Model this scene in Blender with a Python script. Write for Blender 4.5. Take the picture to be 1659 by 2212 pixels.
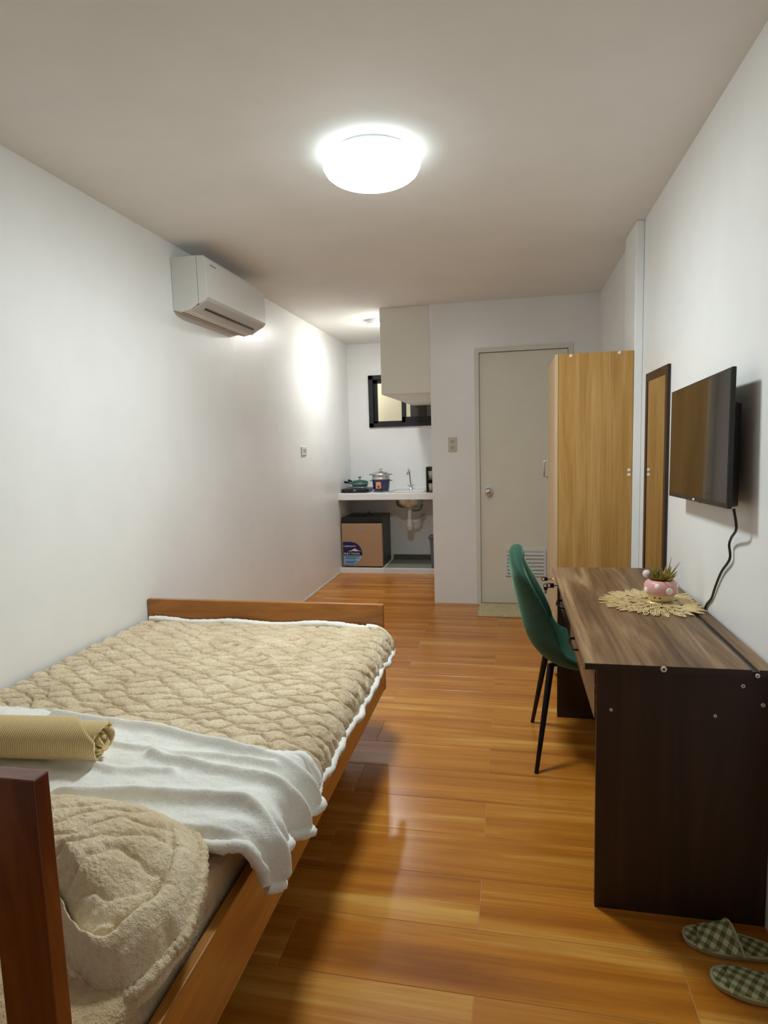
import bpy, bmesh, math, random
import numpy as np
from mathutils import Matrix, Vector
random.seed(7); rng = np.random.default_rng(11)
for o in list(bpy.data.objects): bpy.data.objects.remove(o)
S = bpy.context.scene; C = S.collection; PI = math.pi

# ------------------------------------------------------------------ camera, world, exposure
CAM = dict(x=1.8052, y=0.0, z=1.3833, yaw=0.2039, pitch=0.1117, roll=-0.0287, f=1325.0)
def make_camera():
    yw, pi, r = CAM['yaw'], CAM['pitch'], CAM['roll']
    F = Vector((-math.sin(yw)*math.cos(pi), math.cos(yw)*math.cos(pi), -math.sin(pi)))
    rt = Vector((math.cos(yw), math.sin(yw), 0)); up = rt.cross(F)
    R = rt*math.cos(r) + up*math.sin(r); U = -rt*math.sin(r) + up*math.cos(r)
    m = Matrix(((R.x, U.x, -F.x, CAM['x']), (R.y, U.y, -F.y, CAM['y']), (R.z, U.z, -F.z, CAM['z']), (0, 0, 0, 1)))
    cd = bpy.data.cameras.new('camera'); cd.sensor_fit = 'VERTICAL'; cd.sensor_height = 24.0
    cd.lens = 24.0*CAM['f']/2212.0; cd.clip_start = 0.02
    co = bpy.data.objects.new('camera', cd); C.objects.link(co); co.matrix_world = m; S.camera = co
make_camera()
w = bpy.data.worlds.new('night'); S.world = w; w.use_nodes = True
w.node_tree.nodes['Background'].inputs[0].default_value = (0.02, 0.025, 0.035, 1)
w.node_tree.nodes['Background'].inputs[1].default_value = 0.3
vs = S.view_settings; vs.view_transform = 'Standard'; vs.look = 'None'; vs.gamma = 1.0; vs.use_curve_mapping = False
vs.exposure = 0.14
LAMP_POWER = 100.0; KITCHEN_POWER = 205.0

# room, metres
W, D1, D2, H, YB = 2.502, 5.165, 6.896, 2.5, -1.5
XK = 1.163

# ------------------------------------------------------------------ helpers
def lin(c):
    c = c/255.0
    return c/12.92 if c <= 0.04045 else ((c+0.055)/1.055)**2.4
def rgb(r, g, b): return (lin(r), lin(g), lin(b), 1.0)

class G:
    def __init__(s): s.v = []; s.f = []; s.sm = []
    def add(s, verts, faces, smooth=False):
        n = len(s.v); s.v += [tuple(map(float, p)) for p in verts]
        s.f += [tuple(i+n for i in f) for f in faces]; s.sm += [smooth]*len(faces); return s
    def box(s, x0, x1, y0, y1, z0, z1, bev=0.0, seg=2, M=None):
        bm = bmesh.new(); bmesh.ops.create_cube(bm, size=1)
        for v in bm.verts:
            v.co = Vector(((x0+x1)/2+v.co.x*(x1-x0), (y0+y1)/2+v.co.y*(y1-y0), (z0+z1)/2+v.co.z*(z1-z0)))
        if bev > 0: bmesh.ops.bevel(bm, geom=list(bm.edges), offset=bev, segments=seg, affect='EDGES', profile=0.5)
        if M is not None: bmesh.ops.transform(bm, matrix=M, verts=bm.verts)
        bm.verts.index_update()
        s.add([v.co for v in bm.verts], [[v.index for v in f.verts] for f in bm.faces], False); bm.free(); return s
    def prism(s, poly, axis, a, b, bev=0.0):
        # polygon in the two other axes (cyclic order), extruded along axis from a to b
        n = len(poly)
        def mk(p, t):
            return {'x': (t, p[0], p[1]), 'y': (p[0], t, p[1]), 'z': (p[0], p[1], t)}[axis]
        bm = bmesh.new()
        v0 = [bm.verts.new(mk(p, a)) for p in poly]; v1 = [bm.verts.new(mk(p, b)) for p in poly]
        bm.faces.new(v0); bm.faces.new(v1[::-1])
        for i in range(n): bm.faces.new((v0[i], v0[(i+1) % n], v1[(i+1) % n], v1[i]))
        bmesh.ops.recalc_face_normals(bm, faces=bm.faces)
        if bev > 0: bmesh.ops.bevel(bm, geom=list(bm.edges), offset=bev, segments=2, affect='EDGES', profile=0.5)
        bm.verts.index_update()
        s.add([v.co for v in bm.verts], [[v.index for v in f.verts] for f in bm.faces]); bm.free(); return s
    def tube(s, pts, r, seg=10, closed=False, caps=True, rs=None, jitter=0.0):
        P = [Vector(p) for p in pts]; n = len(P); T = []
        for i in range(n):
            a = P[(i-1) % n] if (closed or i > 0) else P[i]; b = P[(i+1) % n] if (closed or i < n-1) else P[i]
            T.append((b-a).normalized())
        ref = Vector((0, 0, 1)) if abs(T[0].z) < 0.9 else Vector((1, 0, 0))
        nx = T[0].cross(ref).normalized(); V = []
        for i in range(n):
            nx = (nx-T[i]*nx.dot(T[i])).normalized(); ny = T[i].cross(nx)
            rr = rs[i] if rs is not None else r
            for k in range(seg):
                a = 2*PI*k/seg; q = rr*(1+(random.uniform(-jitter, jitter) if jitter else 0))
                V.append(P[i]+nx*math.cos(a)*q+ny*math.sin(a)*q)
        Fc = []
        for i in range(n if closed else n-1):
            for k in range(seg):
                j = (i+1) % n
                Fc.append((i*seg+k, i*seg+(k+1) % seg, j*seg+(k+1) % seg, j*seg+k))
        s.add(V, Fc, True)
        if caps and not closed:
            s.add(V[:seg], [tuple(range(seg))[::-1]]); s.add(V[-seg:], [tuple(range(seg))])
        return s
    def lathe(s, prof, cx, cy, seg=32, M=None):
        V = []; Fc = []; n = len(prof)
        for r, z in prof:
            for k in range(seg):
                a = 2*PI*k/seg; V.append(Vector((cx+max(r, 1e-4)*math.cos(a), cy+max(r, 1e-4)*math.sin(a), z)))
        if M is not None: V = [M @ v for v in V]
        for i in range(n-1):
            for k in range(seg):
                Fc.append((i*seg+k, i*seg+(k+1) % seg, (i+1)*seg+(k+1) % seg, (i+1)*seg+k))
        return s.add(V, Fc, True)
    def grid(s, A, smooth=True):
        n, m = A.shape[:2]
        Fc = [(i*m+j, i*m+j+1, (i+1)*m+j+1, (i+1)*m+j) for i in range(n-1) for j in range(m-1)]
        return s.add(A.reshape(-1, 3), Fc, smooth)
    def build(s, name, mat, parent=None, mods=None):
        off = Vector((0, 0, 0)); p = parent
        while p is not None: off += p.location; p = p.parent
        me = bpy.data.meshes.new(name)
        me.from_pydata([tuple(Vector(v)-off) for v in s.v], [], s.f)
        me.polygons.foreach_set('use_smooth', s.sm); me.update()
        bm = bmesh.new(); bm.from_mesh(me); bmesh.ops.recalc_face_normals(bm, faces=bm.faces); bm.to_mesh(me); bm.free()
        me.materials.append(mat)
        o = bpy.data.objects.new(name, me); C.objects.link(o)
        if parent is not None: o.parent = parent
        return o

def tag(o, label=None, cat=None, group=None, kind=None):
    if label: o['label'] = label
    if cat: o['category'] = cat
    if group: o['group'] = group
    if kind: o['kind'] = kind
    return o
def thing(name, label, cat, loc, group=None, kind=None):
    o = bpy.data.objects.new(name, None); C.objects.link(o); o.location = loc; o.empty_display_size = 0.05
    return tag(o, label, cat, group, kind)
def box(name, mat, parent, *a, **k): return G().box(*a, **k).build(name, mat, parent)

# numpy noise
_T = rng.random((256, 256))
def vnoise(x, y):
    xi = np.floor(x).astype(int); yi = np.floor(y).astype(int); fx = x-xi; fy = y-yi
    fx = fx*fx*(3-2*fx); fy = fy*fy*(3-2*fy); a = lambda i, j: _T[i % 256, j % 256]
    return (a(xi, yi)*(1-fx)+a(xi+1, yi)*fx)*(1-fy)+(a(xi, yi+1)*(1-fx)+a(xi+1, yi+1)*fx)*fy
def fbm(x, y, o=4):
    s = 0; am = 0.5
    for i in range(o): s = s+am*(vnoise(x+17.3*i, y+9.1*i)-0.5); x = x*2.03; y = y*2.03; am *= 0.5
    return s
def sstep(a, b, x):
    t = np.clip((x-a)/(b-a), 0, 1); return t*t*(3-2*t)
def ridge(x, y, pts, wd, h):
    best = np.full(x.shape, 1e9)
    for (ax, ay), (bx, by) in zip(pts[:-1], pts[1:]):
        dx, dy = bx-ax, by-ay; L = dx*dx+dy*dy
        t = np.clip(((x-ax)*dx+(y-ay)*dy)/L, 0, 1)
        best = np.minimum(best, np.hypot(x-ax-t*dx, y-ay-t*dy))
    return h*np.exp(-(best/wd)**2)

# ------------------------------------------------------------------ materials
def new_mat(name):
    m = bpy.data.materials.new(name); m.use_nodes = True
    nt = m.node_tree; return m, nt, nt.nodes['Principled BSDF']
def N(nt, t, **k):
    n = nt.nodes.new(t)
    for a, b in k.items(): setattr(n, a, b)
    return n
def coords(nt, scale=(1, 1, 1), rot=(0, 0, 0), kind='Object', rand=False):
    tc = N(nt, 'ShaderNodeTexCoord'); mp = N(nt, 'ShaderNodeMapping')
    mp.inputs['Scale'].default_value = scale; mp.inputs['Rotation'].default_value = rot
    src = tc.outputs[kind]
    if rand:
        oi = N(nt, 'ShaderNodeObjectInfo'); va = N(nt, 'ShaderNodeVectorMath', operation='SCALE'); vb = N(nt, 'ShaderNodeVectorMath', operation='ADD')
        va.inputs[0].default_value = (37.0, 19.0, 5.0); nt.links.new(oi.outputs['Random'], va.inputs['Scale'])
        nt.links.new(src, vb.inputs[0]); nt.links.new(va.outputs[0], vb.inputs[1]); src = vb.outputs[0]
    nt.links.new(src, mp.inputs['Vector']); return mp.outputs[0]
def ramp(nt, fac, stops):
    r = N(nt, 'ShaderNodeValToRGB'); e = r.color_ramp.elements
    while len(e) < len(stops): e.new(0.5)
    for el, (p, c) in zip(e, stops): el.position = p; el.color = c
    nt.links.new(fac, r.inputs[0]); return r.outputs[0]
def noise(nt, vec, scale=1, detail=4, rough=0.55, dist=0.0):
    n = N(nt, 'ShaderNodeTexNoise'); n.inputs['Scale'].default_value = scale; n.inputs['Detail'].default_value = detail
    n.inputs['Roughness'].default_value = rough; n.inputs['Distortion'].default_value = dist
    nt.links.new(vec, n.inputs['Vector']); return n.outputs[0]
def bump(nt, b, h, st, dist):
    bp = N(nt, 'ShaderNodeBump'); bp.inputs['Strength'].default_value = st; bp.inputs['Distance'].default_value = dist
    nt.links.new(h, bp.inputs['Height']); nt.links.new(bp.outputs[0], b.inputs['Normal'])
def flat(name, col, rough=0.5, metal=0.0, spec=0.5, var=0.0, vscale=6.0, bmp=None, coat=0.0):
    m, nt, b = new_mat(name); b.inputs['Roughness'].default_value = rough; b.inputs['Metallic'].default_value = metal
    b.inputs['Specular IOR Level'].default_value = spec; b.inputs['Base Color'].default_value = col
    if coat: b.inputs['Coat Weight'].default_value = coat; b.inputs['Coat Roughness'].default_value = 0.1
    if var > 0:
        v = coords(nt); f = noise(nt, v, vscale, 5)
        d = tuple(c*(1-var) for c in col[:3])+(1,); l = tuple(min(1, c*(1+var)) for c in col[:3])+(1,)
        nt.links.new(ramp(nt, f, [(0.3, d), (0.7, l)]), b.inputs['Base Color'])
    if bmp:
        v2 = coords(nt); bump(nt, b, noise(nt, v2, bmp[0], 4), bmp[1], bmp[2])
    return m
def wood(name, stops, axis, along=1.5, across=16.0, rough=0.4, rand=False, grain=0.18, dist=0.8, coat=0.0):
    m, nt, b = new_mat(name); sc = [across]*3; sc['xyz'.index(axis)] = along
    v = coords(nt, tuple(sc), rand=rand); f = noise(nt, v, 1.0, 5, 0.6, dist)
    col = ramp(nt, f, stops)
    sc2 = [across*11]*3; sc2['xyz'.index(axis)] = along*4
    g = noise(nt, coords(nt, tuple(sc2), rand=rand), 1.0, 3, 0.6)
    mx = N(nt, 'ShaderNodeMix', data_type='RGBA', blend_type='MULTIPLY'); mx.inputs[0].default_value = grain*3
    nt.links.new(col, mx.inputs[6]); nt.links.new(ramp(nt, g, [(0.25, (0.45, 0.42, 0.4, 1)), (0.6, (1, 1, 1, 1))]), mx.inputs[7])
    nt.links.new(mx.outputs[2], b.inputs['Base Color']); b.inputs['Roughness'].default_value = rough
    if coat: b.inputs['Coat Weight'].default_value = coat; b.inputs['Coat Roughness'].default_value = 0.12
    bump(nt, b, g, 0.12, 0.001); return m
def plush(name, c0, c1, scale=90.0, bst=0.6, bd=0.004):
    m, nt, b = new_mat(name); v = coords(nt); f = noise(nt, v, scale, 4, 0.7); f2 = noise(nt, coords(nt), 7.0, 3)
    mx = N(nt, 'ShaderNodeMath', operation='ADD'); ml = N(nt, 'ShaderNodeMath', operation='MULTIPLY'); ml.inputs[1].default_value = 0.5
    nt.links.new(f, mx.inputs[0]); nt.links.new(f2, mx.inputs[1]); nt.links.new(mx.outputs[0], ml.inputs[0])
    nt.links.new(ramp(nt, ml.outputs[0], [(0.32, c0), (0.62, c1)]), b.inputs['Base Color'])
    b.inputs['Roughness'].default_value = 0.95; b.inputs['Specular IOR Level'].default_value = 0.1
    b.inputs['Sheen Weight'].default_value = 0.25; b.inputs['Sheen Roughness'].default_value = 0.5
    bump(nt, b, f, bst, bd); return m
def emis(name, col, st):
    m, nt, b = new_mat(name); b.inputs['Base Color'].default_value = (0.9, 0.9, 0.9, 1)
    b.inputs['Emission Color'].default_value = col; b.inputs['Emission Strength'].default_value = st; return m

def paint(name, col, rough, bst):
    m, nt, b = new_mat(name); b.inputs['Base Color'].default_value = col
    v = coords(nt); f = noise(nt, v, 2.2, 5, 0.6)
    d = tuple(c*0.95 for c in col[:3])+(1,)
    nt.links.new(ramp(nt, f, [(0.35, d), (0.65, col)]), b.inputs['Base Color'])
    r = N(nt, 'ShaderNodeMapRange'); r.inputs['To Min'].default_value = rough-0.07; r.inputs['To Max'].default_value = rough+0.12
    nt.links.new(noise(nt, coords(nt), 5.0, 5, 0.6), r.inputs['Value']); nt.links.new(r.outputs[0], b.inputs['Roughness'])
    b.inputs['Specular IOR Level'].default_value = 0.4
    bump(nt, b, noise(nt, coords(nt), 9.0, 6, 0.6), bst, 0.012); return m
M = {}
M['wall'] = paint('white_wall_paint', (0.93, 0.935, 0.925, 1), 0.30, 0.10)
M['bulk'] = paint('cream_wall_paint', (0.88, 0.86, 0.77, 1), 0.5, 0.05)
M['ceil'] = paint('ceiling_paint', (0.91, 0.895, 0.86, 1), 0.75, 0.06)
M['grout'] = flat('grout', rgb(196, 148, 94), 0.8)
M['tile'] = wood('wood_look_floor_tile', [(0.28, rgb(158, 92, 26)), (0.44, rgb(188, 116, 36)), (0.56, rgb(204, 132, 46)), (0.70, rgb(226, 170, 82))], 'x', 0.5, 9.5, 0.25, True, 0.12, 0.8)
M['bedwood'] = wood('varnished_narra_wood', [(0.25, rgb(128, 70, 12)), (0.5, rgb(172, 106, 28)), (0.75, rgb(198, 134, 48))], 'x', 1.6, 9.0, 0.35, False, 0.12, 1.0, 0.3)
M['bedrail'] = wood('varnished_rail_wood', [(0.25, rgb(146, 88, 20)), (0.5, rgb(184, 120, 40)), (0.75, rgb(204, 142, 58))], 'y', 1.6, 9.0, 0.38, False, 0.12, 1.0, 0.3)
M['bedpost'] = wood('red_brown_varnished_wood', [(0.25, rgb(92, 34, 8)), (0.5, rgb(124, 56, 14)), (0.78, rgb(160, 92, 30))], 'z', 2.0, 14.0, 0.3, False, 0.12, 1.2, 0.4)
WAL = [(0.30, rgb(74, 52, 34)), (0.45, rgb(112, 84, 56)), (0.55, rgb(138, 108, 76)), (0.70, rgb(172, 142, 106))]
M['walnut_y'] = wood('walnut_laminate_top', WAL, 'y', 0.8, 13.0, 0.45, False, 0.16, 1.2)
WAL_SHADED = [(0.25, rgb(36, 19, 10)), (0.5, rgb(52, 31, 16)), (0.75, rgb(70, 45, 24))]  # same walnut as the top, darkened: its poor light is painted into the colour
M['walnut_z_shaded'] = wood('walnut_laminate_shaded', WAL_SHADED, 'z', 0.9, 8.0, 0.5, False, 0.12, 0.9)
M['walnut_edge'] = flat('walnut_edge_band', rgb(48, 30, 18), 0.5)
M['oak'] = wood('oak_laminate', [(0.25, rgb(168, 122, 58)), (0.5, rgb(192, 146, 78)), (0.75, rgb(212, 170, 106))], 'z', 0.8, 13.0, 0.5, False, 0.12, 1.2)
M['oakfront'] = wood('pale_oak_laminate', [(0.25, rgb(205, 172, 128)), (0.75, rgb(222, 194, 152))], 'z', 0.8, 13.0, 0.5, False, 0.08, 1.0)
M['knit'] = plush('beige_cable_plush', rgb(202, 179, 142), rgb(242, 225, 194), 90, 0.9, 0.006)
M['sherpa'] = plush('white_sherpa', rgb(240, 239, 230), rgb(254, 254, 248), 110, 0.6, 0.004)
M['pillow'] = plush('cream_beige_plush', rgb(222, 198, 156), rgb(250, 234, 202), 80, 1.0, 0.008)
M['sheet'] = plush('beige_plush_sheet', rgb(186, 158, 116), rgb(218, 194, 154), 28, 1.0, 0.014)
M['door'] = flat('putty_grey_paint', rgb(232, 228, 212), 0.45, var=0.02)
M['frame'] = flat('grey_door_frame_paint', rgb(226, 224, 214), 0.45)
M['white'] = flat('white_plastic', rgb(226, 226, 224), 0.4)
M['acwhite'] = flat('off_white_plastic', rgb(224, 223, 218), 0.35)
M['acgrey'] = flat('pale_grey_plastic', rgb(200, 196, 190), 0.4)  # slightly greyer plastic for the louvre flap and indicator
M['black'] = flat('black_plastic', rgb(22, 22, 24), 0.35)
M['blackm'] = flat('black_metal', rgb(16, 15, 17), 0.4, 0.3)
M['screen'] = flat('tv_screen_glass', rgb(9, 8, 8), 0.05, spec=0.75)
M['mirror'] = flat('mirror_glass', (0.9, 0.9, 0.9, 1), 0.01, 1.0)
M['winframe'] = flat('black_aluminium', rgb(24, 24, 28), 0.4, 0.2)
M['chrome'] = flat('chrome', (0.75, 0.75, 0.76, 1), 0.15, 1.0)
M['steel'] = flat('brushed_steel', (0.62, 0.62, 0.62, 1), 0.3, 1.0)
M['brass'] = flat('satin_nickel', (0.6, 0.55, 0.45, 1), 0.25, 1.0)
M['velvet'] = None
M['pvc'] = flat('white_pvc', rgb(226, 222, 214), 0.4)
M['grey'] = flat('grey_plastic', rgb(98, 102, 110), 0.45)
M['cement'] = flat('grey_green_cement', rgb(150, 155, 138), 0.6, var=0.08)
M['darkcement'] = flat('dark_grey_skirting', rgb(96, 96, 78), 0.6)
M['switch'] = flat('ivory_plastic', rgb(206, 202, 180), 0.4)

def glass_mat(name, tint=(1, 1, 1, 1), rough=0.0):
    m, nt, b = new_mat(name); b.inputs['Base Color'].default_value = tint
    b.inputs['Roughness'].default_value = rough; b.inputs['Transmission Weight'].default_value = 1.0; b.inputs['IOR'].default_value = 1.45; return m
M['glass'] = glass_mat('window_glass', (0.95, 0.95, 0.92, 1)); M['lidglass'] = glass_mat('pale_teal_lid_glass', (0.82, 0.92, 0.9, 1), 0.05)
def velvet():
    m, nt, b = new_mat('green_velvet'); f = noise(nt, coords(nt), 160, 4, 0.7); f2 = noise(nt, coords(nt), 6, 3)
    a = N(nt, 'ShaderNodeMath', operation='MULTIPLY_ADD'); a.inputs[1].default_value = 0.5
    nt.links.new(f2, a.inputs[0]); nt.links.new(f, a.inputs[2])
    nt.links.new(ramp(nt, a.outputs[0], [(0.5, rgb(18, 52, 38)), (1.0, rgb(40, 88, 66))]), b.inputs['Base Color'])
    b.inputs['Roughness'].default_value = 0.8; b.inputs['Sheen Weight'].default_value = 0.6; b.inputs['Sheen Roughness'].default_value = 0.35
    b.inputs['Sheen Tint'].default_value = rgb(130, 190, 160); bump(nt, b, f, 0.3, 0.002); return m
M['velvet'] = velvet()

# ------------------------------------------------------------------ the setting
def struct(name, label, cat, g, mat):
    o = g.build(name, mat); return tag(o, label, cat, kind='structure')
floor = struct('floor', 'glossy orange-brown wood-look tiled floor of the whole room', 'floor', G().box(-0.1, W+0.1, YB-0.1, D2+0.1, -0.06, -0.0012), M['grout'])
PITCH, Y00, LT = 0.2105, 1.613, 1.055; GAP = 0.0011
full = None; r0 = int(math.floor((YB-Y00)/PITCH)); row = r0
while True:
    ya = Y00+row*PITCH; yb_ = ya+PITCH
    if ya > 6.31: break
    y0 = max(ya, YB); y1 = min(yb_, 6.315)
    ph = 1.71 if row % 2 == 0 else 1.185
    x = ph-3*LT
    while x < W:
        x0 = max(x, 0.0); x1 = min(x+LT, W)
        if x1-x0 > 0.03 and y1-y0 > 0.02:
            g = G(); hx, hy = (x1-x0)/2-GAP, (y1-y0)/2-GAP
            g.box(-hx, hx, -hy, hy, -0.012, 0.0, 0.0006, 1)
            isfull = abs(x1-x0-LT) < 1e-6 and abs(y1-y0-PITCH) < 1e-6
            if isfull and full is not None:
                o = full.copy(); C.objects.link(o)
            else:
                o = g.build('floor_tile', M['tile']);
                if isfull: full = o
            o.location = ((x0+x1)/2, (y0+y1)/2, 0); o.parent = floor
        x += LT
    row += 1

T = 0.12
struct('wall_left', 'long glossy white painted wall beside the bed', 'wall', G().box(-T, 0, YB, D2+T, -0.05, H), M['wall'])
struct('wall_right', 'white wall behind the desk and television', 'wall', G().box(W, W+T, YB, D1+T, -0.05, H), M['wall'])
struct('wall_near', 'white wall behind the viewer', 'wall', G().box(-T, W+T, YB-T, YB, -0.05, H), M['wall'])
# wall with the door opening
DX0, DX1, DH = 1.525, 2.300, 2.130
g = G(); g.box(XK, DX0, D1, D1+T, -0.05, H); g.box(DX1, W, D1, D1+T, -0.05, H); g.box(DX0, DX1, D1, D1+T, DH, H)
struct('wall_back', 'white end wall around the grey door', 'wall', g, M['wall'])
struct('wall_partition', 'side of the white partition beside the kitchen alcove', 'wall', G().box(XK, XK+T, D1+T+0.001, D2+T, -0.05, H), M['wall'])
WX0, WX1, WZ0, WZ1 = 0.243, 1.12, 1.565, 2.145
g = G(); g.box(0, WX0, D2, D2+T, -0.05, H); g.box(WX1, XK, D2, D2+T, -0.05, H); g.box(WX0, WX1, D2, D2+T, -0.05, WZ0); g.box(WX0, WX1, D2, D2+T, WZ1, H)
struct('wall_kitchen', 'white back wall of the kitchen alcove with a window', 'wall', g, M['wall'])
struct('ceiling', 'plain beige-white ceiling', 'ceiling', G().box(-T, W+T, YB-T, D2+T, H, H+0.1), M['ceil'])
struct('trim_1', 'slim white column running up the right wall by the wardrobe', 'column', G().box(2.460, W-0.0005, 3.55, 3.86, 0.0, H-0.0005, 0.004), M['wall'])
struct('trim_2', 'cream boxed bulkhead hanging over the kitchen window', 'bulkhead', G().box(0.745, XK-0.0005, D1+0.0005, D2-0.0005, 1.792, H-0.0005, 0.003), M['bulk'])
struct('baseboard_left', 'thin pale skirting line along the left wall', 'skirting', G().box(0.0003, 0.006, 2.80, 6.31, 0.0, 0.012), M['white'])

# door
door = thing('door_1', 'closed grey-beige door with a round knob and louvre vent', 'door', (1.91, D1, 0), kind='structure')
g = G(); g.box(DX0, 1.562, D1-0.012, D1+0.09, 0, DH); g.box(2.265, DX1, D1-0.012, D1+0.09, 0, DH); g.box(1.562, 2.265, D1-0.012, D1+0.09, 2.093, DH)
g.build('door_frame', M['frame'], door)
leaf = box('door_leaf', M['door'], door, 1.5645, 2.2625, D1+0.012, D1+0.05, 0.008, 2.089, 0.002)
Mk = Matrix.Translation((1.632, D1+0.012, 0.958)) @ Matrix.Rotation(PI/2, 4, 'X')
G().lathe([(0, 0.0015), (0.04, 0.0015), (0.042, 0)], 0, 0, 32, Matrix.Translation((1.632, D1+0.0115, 0.945)) @ Matrix.Diagonal((0.86, 1, 1.62, 1)) @ Matrix.Rotation(PI/2, 4, 'X')).build('knob_shield', M['white'], door)
kn = G().lathe([(0.0, 0.062), (0.012, 0.061), (0.026, 0.055), (0.028, 0.042), (0.02, 0.03), (0.012, 0.024), (0.012, 0.01), (0.032, 0.008), (0.033, 0.002)], 0, 0, 24, Mk).build('door_knob', M['chrome'], door)
vent = box('louvre_vent_frame', M['white'], door, 1.763, 2.095, D1+0.004, D1+0.0115, 0.247, 0.472)
g = G()
vent.data = vent.data
for i in range(6):
    z = 0.268+i*0.031
    m_ = Matrix.Translation((1.929, D1-0.002, z+0.013)) @ Matrix.Rotation(math.radians(35), 4, 'X')
    G().box(-0.148, 0.148, -0.014, 0.014, -0.002, 0.002, M=m_).build('louvre_slat', M['white'], vent)
g = G(); g.box(1.763, 1.782, D1-0.006, D1+0.004, 0.247, 0.472); g.box(2.076, 2.095, D1-0.006, D1+0.004, 0.247, 0.472)
g.box(1.782, 2.076, D1-0.006, D1+0.004, 0.247, 0.262); g.box(1.782, 2.076, D1-0.006, D1+0.004, 0.455, 0.472); g.build('louvre_rim', M['white'], vent)

# kitchen window
win = thing('window_1', 'black framed sliding window above the kitchen counter', 'window', (0.68, D2, WZ0), kind='structure')
g = G(); fw = 0.05; y0, y1 = D2-0.025, D2+0.07
g.box(WX0, WX1, y0, y1, WZ0, WZ0+0.045); g.box(WX0, WX1, y0, y1, WZ1-0.045, WZ1); g.box(WX0, WX0+fw, y0, y1, WZ0, WZ1); g.box(WX1-fw, WX1, y0, y1, WZ0, WZ1)
g.build('window_frame', M['winframe'], win)
def sash(x0, x1, y, bz):
    g = G(); z0, z1 = WZ0+0.047, WZ1-0.047; f = 0.04
    g.box(x0, x1, y, y+0.025, z0, z0+bz); g.box(x0, x1, y, y+0.025, z1-f, z1); g.box(x0, x0+f, y, y+0.025, z0, z1); g.box(x1-f, x1, y, y+0.025, z0, z1)
    s = g.build('window_sash', M['winframe'], win)
    G().box(x0+f-0.005, x1-f+0.005, y+0.01, y+0.015, z0+bz-0.005, z1-f+0.005).build('window_pane', M['glass'], s)
sash(0.294, 0.66, D2+0.035, 0.02); sash(0.615, 1.068, D2+0.003, 0.06)
# corridor seen through the window
cw = thing('corridor', 'lit cream hallway seen through the kitchen window', 'hallway', (0.6, 8.2, 0), kind='structure')
box('hallway_wall', M['bulk'], cw, -0.9, 2.3, 8.3, 8.4, 0.0, 2.6); box('hallway_ceiling', M['bulk'], cw, -0.9, 2.3, D2+T+0.001, 8.4, 2.6, 2.7)
box('hallway_side_wall', M['bulk'], cw, -1.0, -0.9, D2+T+0.001, 8.4, 0, 2.7); box('hallway_floor', M['bulk'], cw, -0.9, 2.3, D2+T+0.001, 8.4, -0.06, 0)
box('hallway_end_wall', M['walnut_edge'], cw, 0.62, 0.72, 7.5, 8.3, 0, 2.6)
box('dark_ledge', M['black'], cw, -0.30, 0.26, 8.15, 8.29, 1.40, 1.62); box('hallway_lamp', emis('hallway_lamp_glow', (1, 0.93, 0.75, 1), 60.0), cw, -0.35, -0.1, 7.5, 7.75, 2.57, 2.599)

# ------------------------------------------------------------------ kitchen fixtures
CY, CZ = 6.32, 0.857
struct('trim_3', 'white concrete kitchen worktop slab spanning the alcove', 'worktop', (lambda g: (g.box(0.0, XK, CY, D2, 0.787, CZ, 0.004), g)[1])(G()), M['wall'])
struct('trim_4', 'low cream plinth under the small fridge', 'plinth', G().box(0.0, 0.475, CY, D2, -0.004, 0.05, 0.003), M['wall'])
struct('trim_5', 'low white kerb below the sink', 'kerb', G().box(0.4755, XK, CY, CY+0.05, -0.004, 0.05, 0.003), M['white'])
struct('trim_6', 'grey green cement floor under the sink', 'floor', G().box(0.4755, XK, CY+0.0505, D2, -0.004, 0.04), M['cement'])
struct('baseboard_kitchen', 'dark grey skirting strip under the sink', 'skirting', G().box(0.48, XK, D2-0.012, D2-0.0005, 0.04, 0.10), M['darkcement'])

# fridge
fr = thing('mini_fridge', 'bronze-doored mini fridge with blue sticker under the worktop', 'fridge', (0.24, 6.58, 0.05))
FX0, FX1, FY = 0.016, 0.462, 6.352
M['fridgebody'] = flat('charcoal_metal', rgb(76, 76, 74), 0.45, 0.2); M['bronze'] = flat('bronze_steel', rgb(184, 152, 120), 0.42, 0.2, var=0.05, vscale=3)
box('fridge_body', M['fridgebody'], fr, FX0, FX1, FY+0.045, 6.83, 0.062, 0.593, 0.004)
fd = box('fridge_door', M['bronze'], fr, FX0, FX1, FY, FY+0.042, 0.066, 0.532, 0.004)
box('fridge_top_trim', M['black'], fr, FX0, FX1, FY+0.002, FY+0.044, 0.534, 0.597, 0.005)
for x in (0.05, 0.42):
    for y in (6.40, 6.80): G().lathe([(0, 0.062), (0.018, 0.062), (0.018, 0.0505), (0, 0.0505)], x, y, 12).build('foot', M['black'], fr)
def text_mesh(s, size, loc, mat, parent, name='lettering', align='LEFT', shear=0.0, rotz=0.0, bold=False):
    cu = bpy.data.curves.new(name, 'FONT'); cu.body = s; cu.size = size; cu.align_x = align; cu.shear = shear; cu.extrude = 0.0003
    if bold: cu.offset = size*0.012
    to = bpy.data.objects.new('tmp', cu); C.objects.link(to); bpy.context.view_layer.update()
    me = bpy.data.meshes.new_from_object(to.evaluated_get(bpy.context.evaluated_depsgraph_get())); bpy.data.objects.remove(to)
    m_ = Matrix.Translation(loc) @ Matrix.Rotation(rotz, 4, 'Z') @ Matrix.Rotation(PI/2, 4, 'X')
    g = G(); g.add([m_ @ v.co for v in me.vertices], [tuple(p.vertices) for p in me.polygons]); return g.build(name, mat, parent)
M['navy'] = flat('navy_print', rgb(24, 26, 92), 0.4); M['ltblue'] = flat('light_blue_print', rgb(150, 190, 226), 0.4)
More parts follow.
